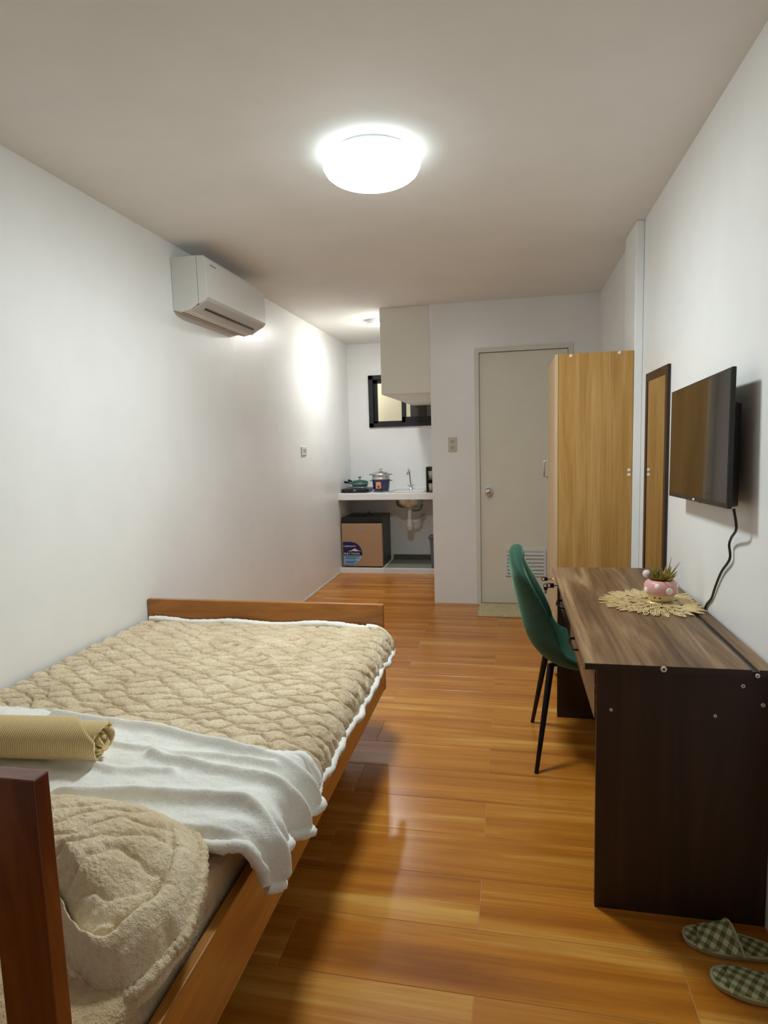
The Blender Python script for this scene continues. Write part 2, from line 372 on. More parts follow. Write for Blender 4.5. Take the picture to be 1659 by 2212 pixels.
M['dkbar'] = flat('dark_navy_print', rgb(20, 18, 40), 0.4); M['wprint'] = flat('white_print', rgb(236, 236, 244), 0.4); M['teal'] = flat('teal_print', rgb(48, 110, 160), 0.4); M['redp'] = flat('coral_print', rgb(230, 110, 100), 0.4)
def halfdisc(x0, zc, r, ax, za, zb, n=40):
    # left side straight at x0, right side round
    pts = []
    for i in range(n+1):
        z = za+(zb-za)*i/n; q = max(0.0, 1-((z-zc)/r)**2); pts.append((x0+ax+(math.sqrt(q))*r-0.0, z))
    return [(x0, zb), (x0, za)]+pts
zc, rr = 0.205, 0.128
st = G().prism(halfdisc(0.026, zc, rr, 0.085, zc-rr, zc+rr), 'y', FY-0.0010, FY-0.0002).build('sticker', M['navy'], fd)
G().prism(halfdisc(0.032, zc, rr-0.006, 0.085, zc-rr+0.006, zc-0.022), 'y', FY-0.0016, FY-0.0011).build('sticker_panel', M['ltblue'], st)
G().prism(halfdisc(0.030, zc, rr-0.003, 0.085, zc-0.022, zc+0.022), 'y', FY-0.0016, FY-0.0011).build('sticker_band', M['dkbar'], st)
G().prism([(0.075, zc+0.023), (0.12, zc+0.034), (0.145, zc+0.052), (0.165, zc+0.054), (0.19, zc+0.036), (0.232, zc+0.024), (0.19, zc+0.028), (0.165, zc+0.024), (0.14, zc+0.029), (0.11, zc+0.024)], 'y', FY-0.0019, FY-0.0012).build('mountain_print', M['wprint'], st)
text_mesh('FUJIDENZO', 0.021, (0.034, FY-0.0018, zc+0.073), M['wprint'], st, bold=True)
box('red_mark', M['redp'], st, 0.148, 0.166, FY-0.0018, FY-0.0011, zc+0.070, zc+0.091)
text_mesh('BUILT TOUGH', 0.027, (0.036, FY-0.0022, zc-0.010), M['wprint'], st, bold=True)
for i, (zz, ln) in enumerate([(0.035, 0.155), (0.055, 0.12), (0.085, 0.13), (0.102, 0.10)]):
    box('fine_print_line', M['teal'], st, 0.048, 0.048+ln, FY-0.0018, FY-0.0011, zc-zz-0.007, zc-zz+0.004)
text_mesh('FUJIDENZO', 0.018, (0.185, FY-0.0008, 0.468), M['chrome'], fd, name='chrome_badge')
cp = [(0.06, 6.50, 0.597), (0.10, 6.44, 0.600), (0.2, 6.42, 0.600), (0.27, 6.48, 0.601), (0.2, 6.55, 0.601), (0.09, 6.53, 0.603), (0.14, 6.47, 0.606), (0.26, 6.50, 0.612), (0.30, 6.52, 0.618)]
def spline(pts, n=8):
    P = [np.array(p, float) for p in pts]; P = [2*P[0]-P[1]]+P+[2*P[-1]-P[-2]]; out = []
    for i in range(1, len(P)-2):
        for t in np.linspace(0, 1, n, endpoint=False):
            a, b, c, d = P[i-1:i+3]
            out.append(0.5*((2*b)+(-a+c)*t+(2*a-5*b+4*c-d)*t*t+(-a+3*b-3*c+d)*t**3))
    out.append(P[-2]); return out
cord = G().tube(spline(cp, 10), 0.0035, 8)
cd = thing('power_cord', 'black power cord and plug coiled on the mini fridge', 'cord', (0.2, 6.5, 0.597)); cord.build('cable', M['black'], cd)
G().prism([(0.275, 0.600), (0.345, 0.606), (0.335, 0.622), (0.275, 0.645)], 'y', 6.50, 6.53, 0.003).build('plug', M['black'], cd)

# portable stove + pans on the worktop
stv = thing('table_stove', 'low black tabletop stove at the left of the worktop', 'stove', (0.16, 6.57, CZ))
G().prism([(0.012, 6.42), (0.275, 6.42), (0.305, 6.46), (0.305, 6.72), (0.012, 6.72)], 'z', CZ+0.006, CZ+0.042, 0.008).build('stove_body', M['black'], stv)
G().tube([(0.085, 6.50, CZ+0.055), (0.245, 6.50, CZ+0.055), (0.245, 6.66, CZ+0.055), (0.085, 6.66, CZ+0.055)], 0.005, 8, True).build('pan_support', M['steel'], stv)
for x, y in ((0.085, 6.5), (0.245, 6.5), (0.245, 6.66), (0.085, 6.66)): G().tube([(x, y, CZ+0.04), (x, y, CZ+0.056)], 0.004, 8).build('support_post', M['steel'], stv)
for x in (0.03, 0.28):
    for y in (6.45, 6.69): G().tube([(x, y, CZ+0.0005), (x, y, CZ+0.01)], 0.01, 10).build('foot', M['black'], stv)
G().lathe([(0.0, 0.012), (0.014, 0.012), (0.016, 0.0)], 0, 0, 20, Matrix.Translation((0.16, 6.42, CZ+0.026)) @ Matrix.Rotation(PI/2, 4, 'X')).build('control_knob', M['grey'], stv)
M['teal_pan'] = flat('teal_enamel', rgb(74, 122, 116), 0.3); M['pale_teal'] = flat('pale_teal_enamel', rgb(176, 206, 200), 0.35)
def pan(name, label, cx, cy, z, r, hgt, mat, hdir, hlen, lid, rise=0.02):
    t = thing(name, label, 'pan', (cx, cy, z))
    G().lathe([(0, z), (r*0.82, z), (r*0.94, z+hgt*0.4), (r, z+hgt), (r-0.004, z+hgt), (r*0.9, z+hgt*0.4), (r*0.78, z+0.005), (0, z+0.005)], cx, cy, 36).build('pan_body', mat, t)
    d = Vector((math.cos(hdir), math.sin(hdir), 0)); a = Vector((cx, cy, z+hgt*0.8))+d*r*0.97
    b = a+d*hlen*0.45+Vector((0, 0, rise*0.6)); c = a+d*hlen+Vector((0, 0, rise))
    G().tube([a, b], 0.010, 10).build('handle_base', mat, t); G().tube([b, c], 0.011, 10, rs=[0.012, 0.014]).build('handle_grip', M['black'], t)
    if lid:
        zl = z+hgt
        G().lathe([(r, zl+0.001), (r, zl+0.006), (r*0.7, zl+0.020), (r*0.3, zl+0.028), (0.0, zl+0.029)], cx, cy, 36).build('glass_lid', M['lidglass'], t)
        G().lathe([(0.006, zl+0.029), (0.006, zl+0.045), (0.024, zl+0.058), (0.026, zl+0.064), (0, zl+0.062)], cx, cy, 20).build('lid_knob', M['chrome'], t)
pan('frying_pan', 'teal frying pan with a glass lid on the black stove', 0.185, 6.57, CZ+0.061, 0.095, 0.045, M['teal_pan'], math.radians(215), 0.09, True, 0.02)
pan('saucepan', 'pale teal pan with raised black handle behind the stove', 0.115, 6.806, CZ+0.001, 0.083, 0.112, M['pale_teal'], math.radians(236), 0.075, False, 0.03)

# rice cooker
rc = thing('rice_cooker', 'navy blue rice cooker with silver steamer and knobbed lid', 'cooker', (0.426, 6.56, CZ))
M['cooknavy'] = flat('navy_enamel', rgb(44, 52, 92), 0.3); M['orangep'] = flat('orange_label', rgb(226, 150, 100), 0.5)
cx, cy, z = 0.426, 6.56, CZ
G().lathe([(0, z+0.018), (0.078, z+0.018), (0.088, z+0.03), (0.096, z+0.12), (0.098, z+0.135), (0.09, z+0.136)], cx, cy, 40).build('cooker_body', M['cooknavy'], rc)
G().lathe([(0.082, z+0.002), (0.082, z+0.018), (0.0, z+0.018)], cx, cy, 32).build('cooker_base', M['grey'], rc)
G().lathe([(0.1, z+0.136), (0.102, z+0.142), (0.096, z+0.148), (0.096, z+0.185), (0.099, z+0.188), (0.094, z+0.190)], cx, cy, 40).build('steamer_pot', M['steel'], rc)
G().lathe([(0.098, z+0.190), (0.096, z+0.195), (0.075, z+0.212), (0.04, z+0.224), (0, z+0.227)], cx, cy, 40).build('lid', M['steel'], rc)
G().lathe([(0.006, z+0.226), (0.006, z+0.240), (0.02, z+0.244), (0.02, z+0.254), (0, z+0.256)], cx, cy, 20).build('lid_knob', M['brass'], rc)
for sgn in (-1, 1):
    for zz, r in ((0.118, 0.094), (0.185, 0.096)):
        x0, x1 = sorted((cx+sgn*(r-0.002), cx+sgn*(r+0.028))); box('side_handle', M['grey'], rc, x0, x1, cy-0.03, cy+0.03, z+zz, z+zz+0.008, 0.002)
lb = box('front_label', M['orangep'], rc, cx-0.028-0.01, cx+0.028-0.01, cy-0.0985, cy-0.09, z+0.042, z+0.112, 0.001)
G().lathe([(0, 0.001), (0.013, 0.001), (0.013, 0)], 0, 0, 20, Matrix.Translation((cx-0.01, cy-0.0986, z+0.062)) @ Matrix.Rotation(PI/2, 4, 'X')).build('label_emblem', flat('brown_print', rgb(120, 66, 30), 0.5), lb)
box('switch_lever', M['black'], rc, cx+0.012, cx+0.026, cy-0.1, cy-0.08, z+0.012, z+0.034, 0.002)

# sink
sk = thing('kitchen_sink', 'stainless drop-in sink seen above and below the worktop', 'sink', (0.735, 6.58, CZ))
SX0, SX1, SY0, SY1 = 0.57, 0.90, 6.40, 6.72
g = G(); g.box(SX0-0.03, SX1+0.03, SY0-0.03, SY0, CZ, CZ+0.006, 0.002); g.box(SX0-0.03, SX1+0.03, SY1, SY1+0.09, CZ, CZ+0.006, 0.002)
g.box(SX0-0.03, SX0, SY0, SY1, CZ, CZ+0.006, 0.002); g.box(SX1, SX1+0.03, SY0, SY1, CZ, CZ+0.006, 0.002); g.build('sink_rim', M['steel'], sk)
sc = ((SX0+SX1)/2, (SY0+SY1)/2)
M['bowl'] = flat('stainless_bowl', (0.6, 0.58, 0.5, 1), 0.32, 0.9)
G().lathe([(0.02, 0.672), (0.09, 0.678), (0.135, 0.70), (0.15, 0.735), (0.152, 0.786)], *sc, 40).build('sink_bowl', M['bowl'], sk)
G().lathe([(0.0, 0.68), (0.03, 0.68), (0.03, 0.655), (0.0, 0.655)], *sc, 24).build('drain_flange', M['pvc'], sk)
tp = thing('kitchen_tap', 'tall slim chrome tap standing behind the sink', 'tap', (0.722, 6.765, CZ+0.006))
z = CZ+0.0065
G().lathe([(0, z+0.03), (0.012, z+0.03), (0.016, z+0.02), (0.028, z+0.006), (0.03, z)], 0.722, 6.765, 24).build('tap_base', M['chrome'], tp)
G().tube(spline([(0.722, 6.765, z+0.02), (0.716, 6.762, z+0.12), (0.708, 6.755, z+0.205), (0.702, 6.735, z+0.225), (0.697, 6.715, z+0.21), (0.696, 6.71, z+0.175)]), 0.008, 12).build('spout', M['chrome'], tp)
G().lathe([(0.012, z+0.165), (0.012, z+0.19)], 0.696, 6.71, 16).build('aerator', M['chrome'], tp)
for sgn in (-1, 1): G().tube([(0.722, 6.76, z+0.03), (0.722+sgn*0.03, 6.73, z+0.05)], 0.006, 10).build('tap_lever', M['chrome'], tp)
dp = thing('drain_pipe', 'white plastic bottle trap and pipe under the sink', 'pipe', (sc[0], sc[1], 0.43))
x, y = sc
G().tube([(x, y, 0.655), (x, y, 0.545)], 0.022, 16).build('tailpiece', M['pvc'], dp)
G().lathe([(0, 0.425), (0.02, 0.426), (0.034, 0.44), (0.036, 0.47), (0.040, 0.474), (0.040, 0.49), (0.036, 0.494), (0.036, 0.55), (0.03, 0.556), (0, 0.558)], x, y, 24).build('bottle_trap', M['pvc'], dp)
G().tube(spline([(x+0.03, y, 0.53), (x+0.075, y+0.02, 0.528), (x+0.1, y+0.06, 0.535), (x+0.1, y+0.2, 0.535), (x+0.1, D2-0.004, 0.535)]), 0.018, 12).build('waste_arm', M['pvc'], dp)
G().lathe([(0.018, 0.0), (0.04, 0.002), (0.04, 0.008), (0.018, 0.01)], 0, 0, 24, Matrix.Translation((x+0.1, D2-0.001, 0.535)) @ Matrix.Rotation(PI/2, 4, 'X')).build('wall_collar', M['pvc'], dp)
G().tube(spline([(x+0.14, y, 0.72), (x+0.12, y-0.01, 0.665), (x+0.06, y, 0.645), (x+0.03, y, 0.65)]), 0.012, 10).build('overflow_hose', M['grey'], dp)

# dish rack with cups, half hidden by the partition
M['rack'] = flat('dark_olive_plastic', rgb(72, 68, 44), 0.5); M['cup'] = flat('cloudy_plastic', rgb(196, 188, 168), 0.4)
dr = thing('dish_rack', 'dark olive caddy at the right end of the worktop', 'rack', (1.04, 6.44, CZ))
g = G(); g.box(0.945, 0.955, 6.38, 6.52, CZ+0.001, CZ+0.265); g.box(0.955, 1.14, 6.51, 6.52, CZ+0.001, CZ+0.265); g.box(0.955, 1.14, 6.38, 6.51, CZ+0.13, CZ+0.136); g.box(0.955, 1.14, 6.38, 6.51, CZ+0.001, CZ+0.007); g.build('rack_body', M['rack'], dr)
for i, (xx, zz) in enumerate(((0.99, CZ+0.0075), (0.99, CZ+0.1365))):
    c_ = G().lathe([(0, zz), (0.024, zz), (0.03, zz+0.085), (0.027, zz+0.085), (0.021, zz+0.004), (0, zz+0.004)], xx, 6.42, 20).build('cup', M['cup'])
    tag(c_, ['cloudy plastic cup on the bottom tier of the olive caddy', 'cloudy plastic cup on the upper tier of the olive caddy'][i], 'cup', 'cups in the caddy')
bn = thing('waste_bin', 'grey plastic bin edge beside the partition under the sink', 'bin', (1.05, 6.46, 0.04))
G().prism([(0.985, 0.042), (1.125, 0.042), (1.145, 0.36), (0.965, 0.36)], 'y', 6.40, 6.56, 0.004).build('bin_body', M['grey'], bn); box('bin_lid', M['grey'], bn, 0.953, 1.15, 6.39, 6.57, 0.361, 0.385, 0.006)

# ------------------------------------------------------------------ lamps
M['glow'] = emis('led_diffuser', (0.90, 0.985, 1.0, 1), LAMP_POWER)
lp = thing('ceiling_lamp', 'round glowing white LED ceiling lamp in the middle of the ceiling', 'lamp', (1.287, 2.463, H))
lx, ly = 1.287, 2.463
G().lathe([(0, H-0.0005), (0.150, H-0.0005), (0.152, 2.482), (0.0, 2.478)], lx, ly, 64).build('lamp_base', M['white'], lp)
G().lathe([(0.152, 2.4795), (0.182, 2.478), (0.189, 2.472), (0.1895, 2.456)], lx, ly, 64).build('diffuser_rim', emis('led_rim_glow', (0.75, 0.95, 1.0, 1), 0.7), lp)
G().lathe([(0.1895, 2.456), (0.188, 2.446), (0.178, 2.428), (0.165, 2.418)], lx, ly, 64).build('diffuser_side', emis('led_side_glow', (0.82, 0.98, 1.0, 1), 6.5), lp)
G().lathe([(0.165, 2.418), (0.15, 2.410), (0.11, 2.400), (0.06, 2.394), (0.0, 2.392)], lx, ly, 64).build('diffuser', M['glow'], lp)
kl = thing('kitchen_lamp', 'small glowing round lamp on the kitchen ceiling by the bulkhead', 'lamp', (0.62, 5.62, H))
G().lathe([(0, H-0.0005), (0.082, H-0.0005), (0.082, 2.462), (0.076, 2.460)], 0.62, 5.62, 40).build('lamp_base', M['white'], kl)
G().lathe([(0.076, 2.461), (0.07, 2.454), (0.045, 2.450), (0, 2.449)], 0.62, 5.62, 40).build('diffuser', emis('kitchen_led_diffuser', (0.97, 0.98, 0.98, 1), KITCHEN_POWER), kl)

# ------------------------------------------------------------------ air conditioner
AY0, AY1 = 3.175, 4.0
ac = thing('air_conditioner', 'white wall-mounted split air conditioner high on the left wall', 'air conditioner', (0.1, 3.59, 2.13))
G().prism([(0.001, 2.42), (0.150, 2.42), (0.150, 2.17), (0.10, 2.138), (0.05, 2.13), (0.001, 2.14)], 'x' if False else 'y', AY0, AY1, 0.003).build('casing', M['acwhite'], ac)
G().prism([(0.152, 2.42), (0.196, 2.416), (0.204, 2.40), (0.206, 2.205), (0.198, 2.192), (0.180, 2.176), (0.152, 2.165)], 'y', AY0, AY1, 0.003).build('front_panel', M['acwhite'], ac)
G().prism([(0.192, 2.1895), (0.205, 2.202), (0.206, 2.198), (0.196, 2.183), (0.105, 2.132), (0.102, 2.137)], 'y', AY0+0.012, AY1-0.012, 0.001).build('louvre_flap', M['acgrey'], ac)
m_ = Matrix.Translation((0.148, 3.587, 2.1545)) @ Matrix.Rotation(math.radians(-29), 4, 'Y')
G().box(-0.005, 0.005, -0.33, 0.33, -0.004, 0.0005, M=m_).build('air_slot', M['black'], ac)
box('rear_slot', flat('tan_plastic', rgb(150, 140, 125), 0.5), ac, 0.045, 0.052, AY0+0.01, AY1-0.01, 2.1275, 2.134)  # tan strip, darker than the casing
box('badge', flat('grey_print', rgb(150, 152, 155), 0.5), ac, 0.2045, 0.2065, 3.23, 3.30, 2.375, 2.382)
box('indicator_light', M['acgrey'], ac, 0.2045, 0.2068, 3.66, 3.675, 2.215, 2.222)

# outlets
ol = thing('wall_outlet', 'small grey-white power outlet on the left wall', 'outlet', (0.0, 5.255, 1.335))
box('outlet_plate', M['white'], ol, 0.0005, 0.012, 5.19, 5.32, 1.297, 1.373, 0.003)
for yy in (5.235, 5.275): box('socket_slot', M['grey'], ol, 0.012, 0.0135, yy-0.006, yy+0.006, 1.318, 1.352)
sw = thing('light_switch', 'ivory two-gang light switch on the wall beside the door', 'switch', (1.337, D1, 1.355))
box('switch_plate', M['switch'], sw, 1.302, 1.373, D1-0.009, D1-0.0005, 1.294, 1.416, 0.003)
for zz in (1.33, 1.38): box('rocker', flat('grey_rocker', rgb(178, 174, 156), 0.4), sw, 1.322, 1.353, D1-0.013, D1-0.009, zz-0.012, zz+0.012, 0.002)

# ------------------------------------------------------------------ doormat
dm = thing('doormat', 'beige woven doormat on the floor before the grey door', 'doormat', (1.76, 4.97, 0))
M['mat'] = flat('beige_woven_fibre', rgb(200, 184, 142), 0.95, var=0.18, vscale=60, bmp=(120, 1.0, 0.006))
A = []
xs = np.linspace(1.545, 2.03, 80); ys = np.linspace(4.775, 5.13, 90)
X_, Y_ = np.meshgrid(xs, ys, indexing='ij'); e = np.minimum(np.minimum(X_-1.545, 2.03-X_), np.minimum(Y_-4.775, 5.13-Y_))
Z_ = 0.002+0.018*np.sqrt(np.clip(e/0.015, 0, 1))+0.003*np.sin(Y_*2*PI/0.03)*sstep(0, 0.02, e)
G().grid(np.stack([X_, Y_, Z_], -1)).build('mat_pile', M['mat'], dm)

# ------------------------------------------------------------------ wardrobe
WY0, WY1, WXA, WXB, WZT = 3.55, 4.14, 2.052, 2.458, 1.838
wd = thing('wardrobe', 'tall oak-laminate wardrobe standing between the desk and the door', 'wardrobe', (2.25, 3.85, 0))
box('end_panel', M['oak'], wd, WXA+0.018, WXB, WY0, WY0+0.016, 0.0, WZT, 0.001)
box('far_panel', M['oak'], wd, WXA+0.018, WXB, WY1-0.016, WY1, 0.0, WZT, 0.001)
box('top_panel', M['oak'], wd, WXA+0.018, WXB, WY0+0.0165, WY1-0.0165, WZT-0.018, WZT-0.001); box('back_panel', M['oak'], wd, WXB-0.006, WXB, WY0+0.0165, WY1-0.0165, 0.03, WZT-0.019)
box('base_panel', M['oak'], wd, WXA+0.02, WXB-0.007, WY0+0.0165, WY1-0.0165, 0.03, 0.048)
wdoor = box('wardrobe_door', M['oakfront'], wd, WXA, WXA+0.016, WY0, WY1, 0.62, WZT-0.001, 0.001)
G().tube([(WXA-0.001, 4.105, 1.135), (WXA-0.028, 4.105, 1.138), (WXA-0.028, 4.105, 1.240), (WXA-0.001, 4.105, 1.243)], 0.0045, 8).build('handle', M['brass'], wdoor)
for i, (z0, z1) in enumerate(((0.03, 0.322), (0.326, 0.616))):
    dw = box('drawer_front', M['oakfront'], wd, WXA, WXA+0.016, WY0, WY1, z0, z1, 0.001)
    zc_ = z1-0.055
    G().tube([(WXA-0.001, 3.79, zc_-0.03), (WXA-0.024, 3.79, zc_-0.03), (WXA-0.024, 3.90, zc_-0.03), (WXA-0.001, 3.90, zc_-0.03)], 0.0045, 8).build('drawer_handle', M['chrome'], dw)
    G().lathe([(0, 0.006), (0.009, 0.006), (0.01, 0)], 0, 0, 16, Matrix.Translation((WXA, 3.66, zc_)) @ Matrix.Rotation(-PI/2, 4, 'Y')).build('lock_barrel', M['chrome'], dw)
M['peg'] = flat('cream_plastic_cap', rgb(240, 232, 212), 0.4)
for (x, z) in ((2.135, 1.826), (2.385, 1.829), (2.442, 1.199), (2.442, 1.173)):
    G().lathe([(0, 0.004), (0.006, 0.004), (0.0085, 0.0025), (0.009, 0)], 0, 0, 16, Matrix.Translation((x, WY0-0.0003, z)) @ Matrix.Rotation(PI/2, 4, 'X')).build('screw_cap', M['peg'], wd)
def key(label, x, y, z, hang, rotz=0.0):
    t = thing('key', label, 'key', (x, y, z), 'keys left in the locks'); g = G(); gl = G()
    if hang:   # hanging beneath a ring
        gl.box(-0.006, 0.006, -0.0015, 0.0015, -0.045, -0.012); g.tube([(0.012*math.cos(a), 0, 0.003+0.012*math.sin(a)) for a in np.linspace(0, 2*PI, 16, endpoint=False)], 0.0025, 6, True); g.box(-0.011, 0.011, -0.003, 0.003, -0.022, -0.004, 0.002)
    else:
        gl.box(-0.004, 0.022, -0.0012, 0.0012, -0.003, 0.003); g.box(-0.022, -0.003, -0.003, 0.003, -0.011, 0.011, 0.002); g.tube([(-0.028+0.010*math.cos(a), 0, 0.010*math.sin(a)) for a in np.linspace(0, 2*PI, 16, endpoint=False)], 0.0025, 6, True)
    mm = Matrix.Translation((x, y, z)) @ Matrix.Rotation(rotz, 4, 'Z')
    for q, n, mt in ((g, 'key_head', M['black']), (gl, 'key_blade', M['steel'])):
        q.v = [tuple(mm @ Vector(v)) for v in q.v]; q.build(n, mt, t)
key('black-headed key sticking out of the upper wardrobe drawer lock', WXA-0.029, 3.66, 0.561, False)
key('black-headed key hanging below the upper wardrobe drawer lock', WXA-0.045, 3.63, 0.525, True)

# ------------------------------------------------------------------ desk
DY0, DY1 = 1.735, 3.065
dk = thing('desk', 'dark walnut laminate desk against the right wall', 'desk', (2.25, 2.4, 0))
ZT = 0.756
top = box('desk_top', M['walnut_y'], dk, 2.008, 2.434, DY0, DY1, ZT-0.018, ZT, 0.001)
box('edge_band', M['walnut_edge'], top, 2.008, 2.434, DY0-0.0015, DY0-0.0002, ZT-0.018, ZT-0.0005)
bs = G().prism([(2.452, DY0), (2.4922, DY0), (2.4922, 2.94), (2.4872, 2.94), (2.4872, DY1), (2.452, DY1)], 'z', ZT-0.018, ZT, 0.001).build('back_strip', M['walnut_y'], dk)
box('edge_band', M['walnut_edge'], bs, 2.452, 2.4922, DY0-0.0015, DY0-0.0002, ZT-0.018, ZT-0.0005)
box('cable_slot', M['black'], dk, 2.434, 2.452, DY0+0.002, DY1-0.002, ZT-0.018, ZT-0.006)
pn = box('side_panel', M['walnut_z_shaded'], dk, 2.044, 2.5005, 1.760, 1.776, 0.0, ZT-0.0185, 0.001)
for (x, z, r) in ((2.214, 0.748, 0.0085), (2.422, 0.701, 0.0055), (2.473, 0.650, 0.0055), (2.083, 0.613, 0.0045), (2.355, 0.612, 0.0045), (2.447, 0.741, 0.006)):
    yy = DY0-0.0016 if z > 0.738 else 1.7598
    sc_ = G().lathe([(r*0.35, 0.002), (r*0.4, 0.003), (r*0.9, 0.003), (r, 0)], 0, 0, 16, Matrix.Translation((x, yy, z)) @ Matrix.Rotation(PI/2, 4, 'X')).build('screw', M['peg'], dk)
box('side_panel', M['walnut_z_shaded'], dk, 2.030, 2.44, 3.035, 3.051, 0.0, ZT-0.0185, 0.001)
box('modesty_panel', M['walnut_z_shaded'], dk, 2.36, 2.376, 1.777, 3.034, 0.32, ZT-0.0185)
dwr = box('drawer_front', M['walnut_y'], dk, 2.040, 2.056, 1.778, 2.50, 0.575, ZT-0.021, 0.001)
box('drawer_body', M['walnut_z_shaded'], dk, 2.057, 2.34, 1.79, 2.49, 0.60, ZT-0.025)
hp = [(2.039, 2.14, 0.655), (2.018, 2.15, 0.655), (2.010, 2.19, 0.655), (2.010, 2.22, 0.655), (2.018, 2.26, 0.655), (2.039, 2.27, 0.655)]
G().tube(spline(hp), 0.005, 8).build('drawer_handle', M['blackm'], dwr)
dwr2 = box('drawer_front', M['walnut_z_shaded'], dk, 2.040, 2.056, 2.505, 3.033, 0.575, ZT-0.021, 0.001)
box('drawer_body', M['walnut_z_shaded'], dk, 2.057, 2.34, 2.515, 3.025, 0.60, ZT-0.025)
hp = [(2.039, 2.72, 0.645), (2.018, 2.73, 0.645), (2.010, 2.77, 0.645), (2.010, 2.80, 0.645), (2.018, 2.84, 0.645), (2.039, 2.85, 0.645)]
G().tube(spline(hp), 0.005, 8).build('drawer_handle', M['blackm'], dwr2)
G().lathe([(0, 0.006), (0.009, 0.006), (0.01, 0)], 0, 0, 16, Matrix.Translation((2.040, 2.95, 0.69)) @ Matrix.Rotation(-PI/2, 4, 'Y')).build('lock_barrel', M['chrome'], dwr2)
key('black-headed key in the far desk drawer lock', 2.011, 2.95, 0.69, False)

# ------------------------------------------------------------------ placemat and pot
pc = (2.34, 2.42); zt = ZT+0.001
M['gold'] = flat('champagne_gold_vinyl', rgb(236, 214, 160), 0.35, 0.3)
pm = thing('placemat', 'round champagne-gold leaf cutout placemat on the desk', 'placemat', (pc[0], pc[1], zt))
def leaf_mesh(L, wdt, th=0.0022):
    n = 14; out = []; inn = []
    for i in range(n):
        a = 2*PI*i/n; x = L/2*(1-math.cos(a)); y = wdt/2*math.sin(a)*(0.75+0.25*math.cos(a))
        out.append((x, y)); inn.append((L/2+(x-L/2)*0.76, y*0.58))
    V = [(x, y, 0) for x, y in out]+[(x, y, 0) for x, y in inn]+[(x, y, th) for x, y in out]+[(x, y, th) for x, y in inn]; Fc = []
    for i in range(n):
        j = (i+1) % n
        Fc += [(2*n+i, 2*n+j, 3*n+j, 3*n+i), (i, 2*n+i, 2*n+j, j), (n+i, n+j, 3*n+j, 3*n+i), (i, j, n+j, n+i)]
    V += [(0, -0.0012, 0), (L, -0.0012, 0), (L, 0.0012, 0), (0, 0.0012, 0), (0, -0.0012, th), (L, -0.0012, th), (L, 0.0012, th), (0, 0.0012, th)]; b = 4*n
    Fc += [(b+4, b+5, b+6, b+7), (b, b+1, b+5, b+4), (b+3, b+7, b+6, b+2)]
    me = bpy.data.meshes.new('leaf'); me.from_pydata(V, [], Fc); me.materials.append(M['gold']); return me
lm = [leaf_mesh(0.052, 0.022), leaf_mesh(0.06, 0.026), leaf_mesh(0.056, 0.02)]
k = 0
for ring, (r, n) in enumerate(((0.03, 14), (0.06, 24), (0.09, 36), (0.118, 46), (0.145, 54))):
    for i in range(n):
        a = 2*PI*(i+0.5*(ring % 2))/n; rr_ = r+random.uniform(-0.008, 0.008)
        x, y = rr_*math.cos(a), rr_*math.sin(a)
        if math.hypot(pc[0]+x*1.3-2.34, 0) > 0.0 and pc[0]+x+0.06*math.cos(a) > 2.492: rr_ = max(0.03, (2.490-pc[0])/max(0.2, math.cos(a))-0.062); x, y = rr_*math.cos(a), rr_*math.sin(a)
        o = bpy.data.objects.new('leaf', lm[k % 3]); C.objects.link(o); o.parent = pm; k += 1
        o.location = (x, y, 0.0004*((ring+i) % 4)); o.rotation_euler = (0, -random.uniform(0.0, 0.05), a+random.uniform(-0.45, 0.45))
G().lathe([(0, zt+0.0002), (0.03, zt+0.0002), (0.03, zt+0.0032), (0, zt+0.0032)], pc[0], pc[1], 32).build('centre_disc', M['gold'], pm)
# pot
M['pink'] = flat('pink_ceramic', rgb(222, 164, 160), 0.4, var=0.05); M['cream'] = flat('cream_ceramic', rgb(232, 208, 164), 0.45); M['spot'] = flat('white_ceramic_spot', rgb(244, 238, 232), 0.4)
px_, py_ = 2.364, 2.44; zp = zt+0.0060
pt = thing('plant_pot', 'pink mushroom-shaped pot with white spots on the gold placemat', 'plant pot', (px_, py_, zp))
G().lathe([(0, zp), (0.038, zp), (0.043, zp+0.006), (0.047, zp+0.024), (0.049, zp+0.030)], px_, py_, 40).build('pot_base', M['cream'], pt)
prof = [(0.047, zp+0.024), (0.054, zp+0.026), (0.060, zp+0.038), (0.060, zp+0.052), (0.055, zp+0.068), (0.045, zp+0.078), (0.041, zp+0.078), (0.041, zp+0.070), (0, zp+0.070)]
G().lathe(prof, px_, py_, 40).build('pot_cap', M['pink'], pt)
def spot(az, zc_, r):
    ra = 0.0602 if zc_ < zp+0.056 else 0.0565
    d = Vector((math.cos(az), math.sin(az), 0.25 if zc_ > zp+0.055 else 0.0)).normalized(); c_ = Vector((px_+ra*math.cos(az), py_+ra*math.sin(az), zc_))
    q = Vector((0, 0, 1)).rotation_difference(d).to_matrix().to_4x4()
    G().lathe([(0, 0.0022), (r*0.7, 0.0015), (r, -0.0015), (r, -0.004)], 0, 0, 20, Matrix.Translation(c_) @ q).build('white_spot', M['spot'], pt)
for az, zz, r in ((-2.02, 0.061, 0.011), (-1.28, 0.045, 0.013), (-2.85, 0.042, 0.012), (-0.35, 0.058, 0.011), (0.6, 0.045, 0.013), (1.5, 0.058, 0.012), (2.5, 0.05, 0.011)): spot(az, zp+zz, r)
for az in (-2.25, -1.85):
    G().lathe([(0, 0.001), (0.0028, 0.0008), (0.003, -0.001)], 0, 0, 10, Matrix.Translation((px_+0.0465*math.cos(az), py_+0.0465*math.sin(az), zp+0.015)) @ Vector((0, 0, 1)).rotation_difference(Vector((math.cos(az), math.sin(az), 0))).to_matrix().to_4x4()).build('painted_eye', M['black'], pt)
